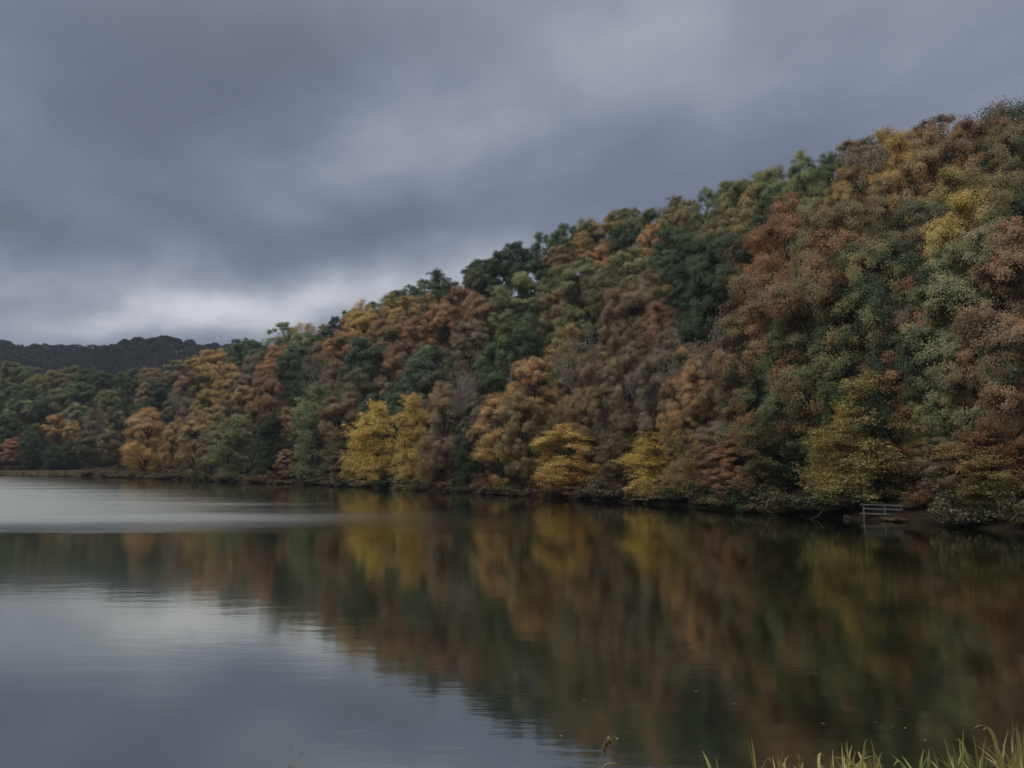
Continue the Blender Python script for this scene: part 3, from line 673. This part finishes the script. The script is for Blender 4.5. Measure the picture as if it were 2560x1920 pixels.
# fill the hillside between the trees above, each filler taking the leaf colour of a neighbour in view
pts = np.array([(t['X'], t['Y']) for t in TREES]); uv = np.array([(t['u'], t['v']) for t in TREES]); nh = len(TREES)
fr_ = random.Random(9)
def filler(n_try, arc_lo, arc_hi, mind):
    global pts
    n = 0
    seg = np.hypot(*(HS[1:] - HS[:-1]).T); cum = np.r_[0, np.cumsum(seg)]
    for _ in range(n_try):
        a = fr_.uniform(arc_lo, arc_hi); s = fr_.uniform(4, 96)
        k = int(np.searchsorted(cum, a)) - 1; k = max(0, min(k, len(seg) - 1))
        t = (a - cum[k]) / seg[k]; p = HS[k] + (HS[k + 1] - HS[k]) * t
        dv = (HS[k + 1] - HS[k]) / seg[k]; nn = np.array([dv[1], -dv[0]])
        q = p + nn * s
        if inside(q[None], LAKE)[0]: continue
        d1 = poly_dist(q[None], HS)[0][0]
        if abs(d1 - s) > 6: continue
        if abs(q[0]) > q[1] * 0.72 + 6 or q[1] < 20: continue
        md = mind + q[1] * 0.006 + max(0.0, 2.5 - 0.025 * max(0.0, q[1] - 50))
        if np.min(np.hypot(pts[:, 0] - q[0], pts[:, 1] - q[1])) < md: continue
        z = g1(*q); H = fr_.uniform(11, 14.5)
        cd = q[1] * math.cos(PITCH) + (z + H - CAMZ) * math.sin(PITCH); up = -q[1] * math.sin(PITCH) + (z + H - CAMZ) * math.cos(PITCH)
        u, v = 1280 + F * q[0] / cd, 960 - F * up / cd
        j = int(np.argmin((uv[:, 0] - u) ** 2 + (uv[:, 1] + 30 - v) ** 2)); src = TREES[j]
        plant(fr_.choice(['round', 'round', 'round', 'layer']), q[0], q[1], H, fr_.uniform(8, 11), src['ca'], src['cb'])
        pts = np.vstack([pts, q]); n += 1
    return n
nf = filler(2600, 30, 560, 7.2)
# the same wood carries on past the right edge of the picture, where nothing of it is in view: one mass
OQ = []; OT = []; rs_o = np.random.RandomState(8); q_r, _, _ = round_tree(91, 6500, 0.42, 36, 0.12); q_s, _, _ = round_tree(92, 6500, 0.42, 36, 0.12)
for _ in range(5000):
    q = np.array([fr_.uniform(30, 150), fr_.uniform(-45, 120)])
    d1 = poly_dist(q[None], HS)[0][0]
    if inside(q[None], LAKE)[0] or d1 > 92 or d1 < 2 or q[0] < q[1] * 0.70 + 4 or poly_dist(q[None], BANK)[0][0] < d1: continue
    if np.min(np.hypot(pts[:, 0] - q[0], pts[:, 1] - q[1])) < 6: continue
    a_ = fr_.uniform(0, 6.28); h_ = (fr_.uniform(15, 20) if d1 > 8 else fr_.uniform(9, 13)) / BH; w_ = fr_.uniform(9, 13) / 9.4
    R_ = np.array([[math.cos(a_) * w_, -math.sin(a_) * w_, 0], [math.sin(a_) * w_, math.cos(a_) * w_, 0], [0, 0, h_]])
    base_ = np.array([q[0], q[1], g1(*q)])
    OQ.append((q_r if fr_.random() < 0.5 else q_s) @ R_.T + base_)
    OT.append((np.array([base_ - [0, 0, 1], base_ + [0, 0, h_ * 6], base_ + [0.3, 0, h_ * 12]]), np.array([0.3, 0.2, 0.08])))
    pts = np.vstack([pts, q])
OQ = np.vstack(OQ)
ow_ = mesh_obj('right_woods', quads_mesh('right_woods', OQ, LEAF, val=rs_o.uniform(0, 1, len(OQ))))
tag(ow_, 'autumn wood continuing along the shore beyond the right edge', 'woods', kind='stuff')
ow_['leaf_a'] = alb(104, 82, 54); ow_['leaf_b'] = alb(62, 76, 46); ow_['leaf_turn'] = [0.0, 0.0, 0.0]
tv_, tf_ = tubes(OT, 5); to_ = mesh_obj('trunks', quads_mesh('right_trunks', tv_, BARK, smooth=True, Fc=tf_), ow_); to_['kind'] = 'stuff'

print('trees hand', nh, 'fillers', nf)

# ------------------------------------------------------------------ bushes overhanging the water
seg = np.hypot(*(HS[1:] - HS[:-1]).T); cum = np.r_[0, np.cumsum(seg)]
def on_shore(a, s):
    k = max(0, min(int(np.searchsorted(cum, a)) - 1, len(seg) - 1))
    t = (a - cum[k]) / seg[k]; p = HS[k] + (HS[k + 1] - HS[k]) * t
    dv = (HS[k + 1] - HS[k]) / seg[k]
    return p + np.array([dv[1], -dv[0]]) * s
def project(X, Y, z):
    cd = Y * math.cos(PITCH) + (z - CAMZ) * math.sin(PITCH); up = -Y * math.sin(PITCH) + (z - CAMZ) * math.cos(PITCH)
    return 1280 + F * X / cd, 960 - F * up / cd
br = random.Random(4)
a = 60.0
while a < 560:
    q = on_shore(a, br.uniform(-0.5, 1.0)); u, v = project(q[0], q[1], 0)
    a += br.uniform(1.9, 3.4) * (1 + q[1] * 0.008)
    if u < -60 or u > 2640 or 2065 < u < 2325 or q[0] < -126: continue
    j = int(np.argmin(np.abs(uv[:nh, 0] - u) * 1.0 + np.abs(uv[:nh, 1] - 1130) * 0.6)); src = TREES[j]
    c = br.choice([src['ca'], src['cb'], 'brown', 'redbrown', 'olive', 'dkgreen', 'greybrown'])
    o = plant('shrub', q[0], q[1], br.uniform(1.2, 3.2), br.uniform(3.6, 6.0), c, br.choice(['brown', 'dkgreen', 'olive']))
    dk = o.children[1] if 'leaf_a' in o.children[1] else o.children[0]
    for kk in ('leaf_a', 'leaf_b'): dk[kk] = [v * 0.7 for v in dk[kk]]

for u_, s_, h_, w_, c_ in ((2308, 1.4, 1.1, 2.4, 'redbrown'), (2268, 3.6, 0.9, 2.2, 'brown'), (2122, 1.6, 0.7, 1.8, 'olive'), (2180, 4.4, 1.2, 3.0, 'dkgreen'), (2232, 4.8, 1.3, 3.0, 'dkgreen'), (2180, 0.3, 0.34, 1.5, 'brown'), (2236, 0.2, 0.34, 1.5, 'brown'), (2285, 0.6, 0.8, 2.0, 'brown'), (2325, 0.2, 1.5, 3.2, 'redbrown'), (2300, 3.0, 1.8, 3.4, 'dkgreen')):
    dx, e = ray(u_, 1300); o = plant('shrub', dx * (55.9 + s_), 55.9 + s_, h_, w_, c_, 'brown')

# ------------------------------------------------------------------ far wood on the distant ridge (reads as one mass)
rs = np.random.RandomState(3)
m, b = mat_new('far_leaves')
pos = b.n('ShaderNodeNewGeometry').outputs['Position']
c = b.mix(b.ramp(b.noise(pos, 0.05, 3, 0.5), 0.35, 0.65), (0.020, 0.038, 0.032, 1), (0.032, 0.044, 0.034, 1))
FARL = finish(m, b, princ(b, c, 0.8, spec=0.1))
FQ = []
n_far = 1500
fx = rs.uniform(-820, 60, n_far); fy = rs.uniform(560, 765, n_far)
fz_ = ground(np.c_[fx, fy])
for x, y, z in zip(fx, fy, fz_):
    r = rs.uniform(4.5, 9.0); h = rs.uniform(10.5, 17) + 2.5 * math.sin(x * 0.07) + 1.5 * math.sin(x * 0.023 + 2); n = 330
    d = rs.normal(0, 1, (n, 3)); d /= np.linalg.norm(d, axis=1)[:, None]; d[:, 2] = np.abs(d[:, 2]) * 1.0 - 0.25
    k = rs.uniform(0.75, 1.05, (n, 1))
    p = np.array([x, y, z + h - r * 0.9]) + d * k * np.array([r, r, r * 0.9])
    FQ.append(leaves_at(rs, p, 1.7, 0.2, outward=d))
    lowp = np.c_[rs.normal(x, r * 0.5, 14), rs.normal(y, r * 0.5, 14), rs.uniform(z, z + h - r, 14)]
    FQ.append(leaves_at(rs, lowp, 3.6, 0.0))
fw = mesh_obj('far_woods', quads_mesh('far_woods', np.vstack(FQ), FARL))
tag(fw, 'dark blue-grey wood covering the distant ridge at far left', 'woods', kind='stuff')

# ------------------------------------------------------------------ wooden railing at the water's edge
def box(cx, cy, cz, sx, sy, sz, rz=0.0, ry=0.0, bev=0.008):
    import bmesh
    from mathutils import Matrix
    bm = bmesh.new(); bmesh.ops.create_cube(bm, size=1.0)
    bmesh.ops.scale(bm, vec=(sx, sy, sz), verts=bm.verts)
    bmesh.ops.bevel(bm, geom=list(bm.edges), offset=bev, segments=1, affect='EDGES')
    bm.transform(Matrix.Translation((cx, cy, cz)) @ Matrix.Rotation(rz, 4, 'Z') @ Matrix.Rotation(ry, 4, 'Y'))
    return bm
def bm_obj(name, bm, mat, parent=None):
    me = bpy.data.meshes.new(name); bm.to_mesh(me); bm.free(); me.materials.append(mat)
    return mesh_obj(name, me, parent)
rd = 57.3
rx0, _ = ray(2158, 1290); rx1, _ = ray(2252, 1290)
X0, X1 = rx0 * rd, rx1 * rd; Yr0, Yr1 = rd + 0.5, rd - 0.35
rail_root = bpy.data.objects.new('wooden_railing', None); COL.objects.link(rail_root)
rail_root.location = ((X0 + X1) / 2, (Yr0 + Yr1) / 2, 0.0)
tag(rail_root, 'weathered grey wooden railing with three rails at the right shore water edge', 'railing')
cx0, cy0 = rail_root.location[0], rail_root.location[1]
ang = math.atan2(Yr1 - Yr0, X1 - X0); Lr = math.hypot(X1 - X0, Yr1 - Yr0)
for t, zb, zt in ((0.09, 0.0, 1.08), (0.585, -0.1, 1.10), (0.975, 0.1, 1.03)):
    x = X0 + (X1 - X0) * t - cx0; y = Yr0 + (Yr1 - Yr0) * t - cy0
    bm_obj('post', box(x, y, (zb + zt) / 2, 0.10, 0.10, zt - zb, ang), WOODM, rail_root)
for (ta, tb, za, zb2) in ((0.0, 0.60, 1.10, 1.07), (0.60, 1.0, 1.09, 1.04), (0.10, 0.60, 0.81, 0.78), (0.60, 1.0, 0.79, 0.75), (0.0, 0.60, 0.46, 0.43), (0.60, 1.0, 0.44, 0.40)):
    tm_ = (ta + tb) / 2; l = (tb - ta) * Lr - 0.004
    x = X0 + (X1 - X0) * tm_ - cx0 + 0.075 * math.sin(ang); y = Yr0 + (Yr1 - Yr0) * tm_ - cy0 - 0.075 * math.cos(ang)
    bm_obj('rail', box(x, y, (za + zb2) / 2, l, 0.045, 0.11, ang, math.atan2(za - zb2, l)), WOODM, rail_root)

# ------------------------------------------------------------------ fallen log and shore rocks
def at_px(u, v, D):
    dx, e = ray(u, v); return np.array([dx * D, D, CAMZ + e * D])
p0 = at_px(1168, 1233, 112.0); p0[2] = -0.15; p1 = at_px(1268, 1206, 119.0)
lv_, lf_ = tubes([(bend(np.random.RandomState(2), p0, p1, 7, 0.02), np.linspace(0.12, 0.22, 7)), (bend(np.random.RandomState(3), p0 + (p1 - p0) * 0.45, p0 + (p1 - p0) * 0.45 + np.array([1.2, 0, 1.1]), 4, 0.05), np.linspace(0.07, 0.02, 4))], 8)
tag(mesh_obj('fallen_log', quads_mesh('fallen_log', lv_, BARK_PALE, smooth=True, Fc=lf_)), 'pale fallen tree trunk sloping down from the bank into the water', 'log')

def branch(u, v, D, ln, az, up_, r, label, seed):
    q = at_px(u, v, D); rb = np.random.RandomState(seed)
    q[2] = -0.1; d = np.array([math.cos(az) * ln, math.sin(az) * ln, up_])
    ps = [(bend(rb, q, q + d, 7, 0.04), np.linspace(r * 0.5, r, 7))]
    for k in range(4):
        t = rb.uniform(0.15, 0.8); o_ = q + d * t
        ps.append((bend(rb, o_, o_ + np.array([rb.normal(0, .4), rb.normal(0, .4), rb.uniform(.3, .9)]) * ln * 0.3, 4, 0.08), np.linspace(r * 0.4, r * 0.1, 4)))
    a_, f_ = tubes(ps, 6)
    tag(mesh_obj('fallen_branch', quads_mesh('fallen_branch', a_, BARK, smooth=True, Fc=f_)), label, 'branch', 'fallen branches along the shore')
branch(2010, 1290, 57.6, 3.0, 0.5, 0.9, 0.045, 'dark dead branch leaning on the bank beside the largest shore rock', 1)
branch(1950, 1286, 60.5, 2.6, 2.3, 1.1, 0.04, 'bare brown branch rising left of the shore rocks', 2)
branch(1420, 1246, 92.0, 5.0, 0.9, 1.4, 0.07, 'dark fallen branch under the amber shore tree', 3)
branch(1040, 1225, 120.0, 6.0, 2.4, 1.6, 0.09, 'fallen branch in the water below the bright yellow trees', 4)
branch(2440, 1322, 50.6, 3.4, 2.2, 0.8, 0.045, 'thin fallen branch at the shore near the right edge', 5)
branch(1700, 1266, 76.0, 4.0, 0.4, 1.2, 0.06, 'fallen branch below the reddish shore tree', 6)
m, b = mat_new('shore_rock')
oc = b.n('ShaderNodeTexCoord').outputs['Object']; n1 = b.noise(oc, 2.2, 6, 0.65)
ROCK = finish(m, b, princ(b, b.mix(b.ramp(n1, 0.35, 0.65), (0.07, 0.066, 0.06, 1), (0.24, 0.22, 0.20, 1)), 0.9, bump(b, n1, 0.8, 0.12), 0.2))
def rock(u, v, size, label, seed, group='rocks on the shore by the railing'):
    import bmesh
    from mathutils import noise as mn
    dx, e = ray(u, v); D = -CAMZ / e + 0.3
    bm = bmesh.new(); bmesh.ops.create_icosphere(bm, subdivisions=3, radius=1.0)
    for vt in bm.verts:
        c = vt.co; k = 1 + 0.35 * mn.noise(c * 1.1 + Vector((seed * 7.1, 0, 0))) + 0.15 * mn.noise(c * 2.7 + Vector((0, seed * 3.3, 0)))
        vt.co = Vector((c.x * k * size[0], c.y * k * size[1], c.z * k * size[2]))
    o = bm_obj('rock', bm, ROCK); o.location = (dx * D, D, max(0.05, size[2] * 0.35)); o.rotation_euler = (0.1 * seed, 0.25, seed * 1.7)
    tag(o, label, 'rock', group)
rock(2022, 1284, (1.25, 0.7, 0.55), 'largest slanting pale rock at the water edge left of the railing', 1)
rock(1985, 1286, (0.6, 0.45, 0.35), 'small low rock just left of the largest slanting shore rock', 2)
rock(2068, 1292, (0.7, 0.5, 0.38), 'dark rounded rock between the largest shore rock and the railing', 3)
rock(2120, 1297, (0.4, 0.3, 0.2), 'tiny flat stone closest to the left end of the railing', 4)

# ------------------------------------------------------------------ reeds along the far-left spit
m, b = mat_new('dry_reed')
oi = b.n('ShaderNodeAttribute', attribute_type='GEOMETRY', attribute_name='leafvar').outputs['Fac']
REED = finish(m, b, princ(b, b.mix(oi, (0.30, 0.23, 0.13, 1), (0.20, 0.18, 0.09, 1)), 0.8, spec=0.2))
n = 9000; xr = rs.uniform(-190, -121, n)
dd = np.interp(xr, HS[::-1, 0][:8], HS[::-1, 1][:8]); order = np.argsort(HS[:, 0]); dd = np.interp(xr, HS[order, 0], HS[order, 1])
yr = dd + rs.uniform(0.8, 5.5, n); zr = ground(np.c_[xr, yr])
h = rs.uniform(0.5, 1.25, n); wd = 0.10
base = np.c_[xr, yr, zr]; lean = rs.normal(0, 0.25, (n, 2))
Q = np.stack([base + [-wd, 0, 0], base + [wd, 0, 0], base + np.c_[lean * 0.5 + [wd * 0.8, 0], h * 0.6], base + np.c_[lean, h]], 1)
tag(mesh_obj('reeds', quads_mesh('reeds', Q, REED, val=rs.uniform(0, 1, n))), 'strip of low tan reeds along the spit at the far left shore', 'reeds', kind='stuff')

# ------------------------------------------------------------------ near bank: short turf and the tall blades that rise into view
m, b = mat_new('green_blade')
oi = b.n('ShaderNodeAttribute', attribute_type='GEOMETRY', attribute_name='leafvar').outputs['Fac']
gp = b.n('ShaderNodeBsdfTranslucent'); cblade = b.mix(oi, (0.16, 0.23, 0.06, 1), (0.52, 0.46, 0.18, 1)); b.put(gp.inputs[0], cblade)
mxb = b.n('ShaderNodeMixShader'); mxb.inputs[0].default_value = 0.3
b.nt.links.new(princ(b, cblade, 0.5, spec=0.4), mxb.inputs[1]); b.nt.links.new(gp.outputs[0], mxb.inputs[2])
BLADE = finish(m, b, mxb.outputs[0])
n = 26000; xg = rs.uniform(-9, 10, n); yg = rs.uniform(0.4, 7.0, n); zg = ground(np.c_[xg, yg])
room = CAMZ - 0.40 * yg - zg
h = np.minimum(rs.uniform(0.08, 0.35, n), np.maximum(room - 0.12, 0.03)); wd = 0.006
base = np.c_[xg, yg, zg]; lean = rs.normal(0, 0.06, (n, 2)); th = rs.uniform(0, 6.28, n); wv = np.c_[np.cos(th), np.sin(th), 0 * th] * wd
Q = np.stack([base - wv, base + wv, base + wv * 0.7 + np.c_[lean * 0.4, h * 0.55], base + np.c_[lean, h]], 1)
tag(mesh_obj('grass', quads_mesh('grass', Q, BLADE, val=rs.uniform(0, 0.6, n))), 'short green turf on the near bank under the camera', 'grass', kind='stuff')

def blade_tuft(items, D, label, seed, yellow=0.0, group='grass tufts on the near bank'):
    """items: (base x, tip x, tip y, curl, width) in the 2560 wide frame, blades grown from the bank at depth D"""
    rb = np.random.RandomState(seed); V = []; Fc = []; vals = []; nb_ = 0
    if len(items) > 4:      # smaller blades filling the tuft
        for it in list(items) * 2:
            dxx = rb.normal(0, 9); items = items + [(it[0] + dxx, it[1] + dxx + rb.normal(0, 8), it[2] + (1922 - it[2]) * rb.uniform(0.15, 0.75), 0, it[4] * rb.uniform(0.6, 0.95))]
    bx = np.mean([i[0] for i in items])
    for (b0, tx, ty, curl, wpx) in items:
        d = D + rb.uniform(-0.18, 0.18)
        P1 = at_px(b0, 1922, d); P2 = at_px(tx, ty, d + rb.uniform(-0.1, 0.1))
        gz = g1(P1[0], d); slope = (P1[0] - P2[0]) * 0.15
        P0 = np.array([P1[0] + slope, d, gz - 0.03])
        K = 13; t = np.linspace(0, 1, K)[:, None]
        # quadratic through the frame edge, curling over towards the tip
        C1 = P1 + (P1 - P0) * 0.05; C2 = P2 + np.array([-(P2[0] - P1[0]) * 0.55, 0, (P2[2] - P1[2]) * 0.10 + abs(curl) * 0.05]) if curl else (P1 + P2) / 2 + np.array([(P1[0] - P2[0]) * 0.22, 0, 0])
        seg_lo = P0 + (P1 - P0) * t[:5] / t[4]
        tt = np.linspace(0, 1, K - 4)[:, None]
        cur = (1 - tt) ** 2 * P1 + 2 * (1 - tt) * tt * C2 + tt ** 2 * P2
        pts_ = np.vstack([seg_lo[:-1], cur]); n_ = len(pts_)
        wd_ = wpx * d / F * 0.5 * np.clip(1.25 - np.linspace(0, 1, n_) ** 2 * 1.15, 0.08, 1)
        th = rb.uniform(-0.7, 0.7); side = np.array([math.cos(th), math.sin(th), 0])
        fold = np.array([-math.sin(th), math.cos(th), 0]) * 0.3
        for k in range(n_):
            V += [pts_[k] - side * wd_[k], pts_[k] + fold * wd_[k], pts_[k] + side * wd_[k]]
        v0 = np.clip(rb.uniform(0.0, 0.75) + yellow, 0, 1)
        for k in range(n_ - 1):
            q = nb_ + k * 3
            Fc += [(q, q + 1, q + 4, q + 3), (q + 1, q + 2, q + 5, q + 4)]; vals += [min(1, v0 + 0.3 * (k / n_))] * 2
        nb_ += n_ * 3
    o = mesh_obj('grass_tuft', quads_mesh('grass_tuft', np.array(V), BLADE, val=np.array(vals), smooth=True, Fc=Fc))
    tag(o, label, 'grass tuft', group)
def zx(x): return 1400 + x / 1.907
def zy(y): return 1700 + y / 1.907
def tuft(lst, D, label, seed, yellow=0.0):
    blade_tuft([(zx(a_), zx(t_), zy(y_), c_, w_) for a_, t_, y_, c_, w_ in lst], D, label, seed, yellow)
tuft([(2165, 2155, 160, 0, 6), (2178, 2180, 195, 0, 5), (2185, 2160, 240, .5, 6), (2100, 1975, 228, .8, 7), (2095, 2015, 240, 1, 9), (2150, 2100, 295, 0, 7), (2120, 2040, 340, 1.5, 7),
      (2140, 2175, 300, 0, 6), (2195, 2200, 300, 0, 6), (2208, 2211, 210, 0, 5), (2190, 2192, 250, 0, 6), (2160, 2120, 350, 0, 6), (2110, 2135, 245, 0, 5), (2200, 2150, 330, 0, 7)], 3.9, 'tallest dense grass tuft at the bottom right corner', 1)
tuft([(2010, 2030, 270, 0, 6), (1990, 1965, 248, 0, 6), (1955, 1885, 290, .8, 7), (1918, 1921, 228, 0, 5), (1860, 1825, 262, 0, 6), (1890, 1870, 300, 0, 5), (1905, 1917, 345, 0, 6), (1855, 1835, 275, 0, 6),
      (1805, 1772, 322, 0, 6), (1720, 1736, 328, 0, 5), (1757, 1760, 325, 0, 7), (1900, 1942, 330, 0, 5), (1975, 1930, 360, .6, 6)], 4.1, 'spread grass tuft just left of the tallest one', 2)
tuft([(1650, 1572, 350, 0, 6), (1675, 1631, 362, 0, 6), (1640, 1590, 412, 1.2, 7)], 4.3, 'low tuft of three blades between the yellow tuft and the spread tuft', 3, 0.1)
tuft([(1235, 1262, 368, 1.2, 7), (1430, 1275, 376, .6, 6), (1350, 1343, 300, 0, 5), (1378, 1366, 288, 0, 6), (1375, 1392, 310, 0, 6), (1380, 1412, 338, 0, 5), (1455, 1422, 345, .3, 8), (1440, 1468, 288, .3, 7),
      (1502, 1482, 280, 0, 6), (1305, 1300, 328, 0, 5), (1512, 1534, 342, 0, 5), (1370, 1362, 372, 0, 7), (1405, 1540, 372, .6, 5), (1425, 1480, 330, 0, 6)], 4.2, 'yellowish grass tuft with curled blades beside the two thin pale blades', 4, 0.35)
tuft([(1040, 1034, 345, 0, 4), (1042, 1066, 343, 0, 4), (1075, 1075, 368, 0, 4), (1140, 1128, 368, .5, 6), (1155, 1160, 392, 0, 4), (965, 1008, 394, 1, 5)], 4.4, 'sparse thin stalks left of the yellow grass tuft', 5, 0.4)
tuft([(922, 893, 286, 0, 5), (932, 911, 272, 0, 5)], 4.3, 'pair of upright pale grass blades standing alone right of centre', 6, 0.3)
tuft([(716, 678, 336, 0, 7), (752, 742, 364, 0, 5)], 4.3, 'two short green blades left of the upright pale pair', 7, 0.0)
blade_tuft([(744, 738, 1862, 0, 3), (722, 726, 1908, 0, 3), (728, 735, 1912, 0, 3)], 4.4, 'faint single green blade tip at the bottom left of centre', 8)
# lone seed stalk
st = bpy.data.objects.new('grass_stalk', None); COL.objects.link(st)
pp = [at_px(zx(x), zy(y), 4.2) for x, y in ((180, 430), (186, 400), (200, 360), (213, 325), (222, 300), (242, 284), (268, 274))]
gz = g1(pp[0][0] - 0.02, 4.2); root = np.array([pp[0][0] - 0.02, 4.2, gz - 0.02]); st.location = root
pp = [root] + pp; P_ = np.array(pp) - root
tv, tf = tubes([(P_, np.linspace(0.0035, 0.0015, len(P_)))], 5)
mesh_obj('stem', quads_mesh('stem', tv, REED, smooth=True, Fc=tf, val=np.full(len(tf), 0.2)), st)
cc = []; 
for k in range(150):
    t = rs.uniform(3.6, 6.6); i0 = int(t); q = P_[i0] + (P_[i0 + 1] - P_[i0]) * (t - i0); cc.append(q + rs.normal(0, 0.0045, 3))
mesh_obj('seed_head', quads_mesh('seed_head', leaves_at(rs, np.array(cc), 0.016, 0.0), REED, val=rs.uniform(0, 0.3, 150)), st)
lf = np.array([at_px(zx(x), zy(y), 4.2) for x, y in ((195, 425), (225, 402), (255, 397), (285, 408))]) - root
tv, tf = tubes([(lf, np.array([0.003, 0.006, 0.005, 0.001]))], 4)
mesh_obj('leaf', quads_mesh('leaf', tv, REED, smooth=True, Fc=tf, val=np.full(len(tf), 0.3)), st)
tag(st, 'single curved dry grass stalk with a drooping seed head at bottom centre', 'grass stalk')

# ------------------------------------------------------------------ fallen leaves drifting on the water
n = 45
px = rs.uniform(300, 2560, n); py = rs.uniform(1340, 1900, n); C_ = []
for u, v in zip(px, py):
    dx, e = ray(u, v); D = -CAMZ / e; C_.append((dx * D, D, 0.006))
Q = leaves_at(rs, np.array(C_), 0.055, 0.99)
tag(mesh_obj('floating_leaves', quads_mesh('floating_leaves', Q, REED, val=rs.uniform(0, 1, n))), 'scattered tiny fallen leaves floating on the dark water', 'leaves', kind='stuff')

# ------------------------------------------------------------------ trees the picture shows nothing of are left out
HIDDEN = set([264,265,266,268,269,270,271,274,276,277,278,281,282,283,284,285,287,289,290,291,292,293,295,296,297,298,299,301,303,305,307,308,309,311,312,313,314,315,317,320,321,322,323,326,327,328,329,330,333,334,335,336,337,338,339,340,341,342,344,346,348,350,352,354,355,357,359,360,361,362,363,364,365,367,369,370,371,372,373,380,381,382,383,384,431,434])
for k_, t in enumerate(TREES):
    if k_ in HIDDEN:
        for ch in list(t['o'].children): bpy.data.objects.remove(ch)
        bpy.data.objects.remove(t['o'])
TREES = [t for k_, t in enumerate(TREES) if k_ not in HIDDEN]

# ------------------------------------------------------------------ labels: colour, place on the hill, nearest landmark, order from the left
def colour_phrase(t):
    a_, b_ = WORD.get(t['ca'], 'amber') if not isinstance(t['ca'], tuple) else 'amber', WORD[t['cb']]
    return a_ if a_ == b_ else a_ + ' and ' + b_
def where(t):
    u = t['u'] / DS
    if u < 285: z_ = 'behind the left spit'
    elif u < 560: z_ = 'at the hill foot end'
    elif u < 745: z_ = 'left of yellow shore trees'
    elif u < 1010: z_ = 'above yellow shore trees'
    elif u < 1300: z_ = 'around orange-topped tree'
    elif u < 1600: z_ = 'right of golden shore tree'
    elif u < 1850: z_ = 'left of the railing'
    elif u > 2260: z_ = 'beyond the right edge'
    elif u < 2010: z_ = 'above the railing'
    else: z_ = 'right of the railing'
    return z_
def row_of(t):
    d = poly_dist(np.array([[t['X'], t['Y']]]), HS)[0][0]
    return 'waterline' if d < 5 else 'lower slope' if d < 24 else 'middle slope' if d < 52 else 'upper slope' if d < 74 else 'skyline'
ORD = ['leftmost', 'second from left', 'third from left', 'fourth from left', 'fifth from left', 'sixth from left', 'seventh from left', 'eighth from left', 'ninth from left', 'tenth from left', 'eleventh from left', 'twelfth from left']
groups = {}
for t in TREES:
    form = {'bare': 'bare tree', 'shrub': 'low bush', 'airy': 'thin-crowned tree', 'layer': 'layered tree', 'broad': 'broad tree'}.get(t['kind'], 'round tree')
    rw = row_of(t)
    key = (colour_phrase(t) if t['kind'] != 'bare' else 'pale', form, rw, where(t)); groups.setdefault(key, []).append(t)
for (c_, f_, r_, w_), ts in groups.items():
    ts.sort(key=lambda q: q['u'])
    for i, t in enumerate(ts):
        if len(ts) == 1: lab = '%s %s, %s, %s' % (c_, f_, r_, w_)
        else:
            lab = '%s %s %s, %s, %s' % ((ORD[i] if i < len(ORD) - 1 and i < len(ts) - 1 else 'rightmost'), c_, f_, r_, w_)
        t['o']['label'] = lab
        t['o']['category'] = 'bush' if t['kind'] == 'shrub' else 'tree'
        t['o']['group'] = {'shrub': 'bushes along the waterline', 'bare': 'bare trees among the autumn wood'}.get(t['kind'], 'autumn trees on the wooded hillside')

# ------------------------------------------------------------------ air: a closed box of thin haze round everything
m, b = mat_new('haze_air')
pv = b.n('ShaderNodeVolumePrincipled'); pv.inputs['Color'].default_value = (0.80, 0.86, 1.0, 1); pv.inputs['Density'].default_value = 0.00018; pv.inputs['Anisotropy'].default_value = 0.1
om = b.n('ShaderNodeOutputMaterial'); b.nt.links.new(pv.outputs[0], om.inputs[1])
zt = float(Z.max()) + 30
hv = np.array([(x, y, z) for z in (float(Z.min()) - 1.0, zt) for x, y in ((-4600, -1600), (4600, -1600), (4600, 6100), (-4600, 6100))], float)
hz = mesh_obj('haze', quads_mesh('haze', hv, m, Fc=[(3, 2, 1, 0), (4, 5, 6, 7), (0, 1, 5, 4), (1, 2, 6, 5), (2, 3, 7, 6), (3, 0, 4, 7)]))
tag(hz, 'thin blue-grey haze in the air over the lake', 'haze', kind='stuff')
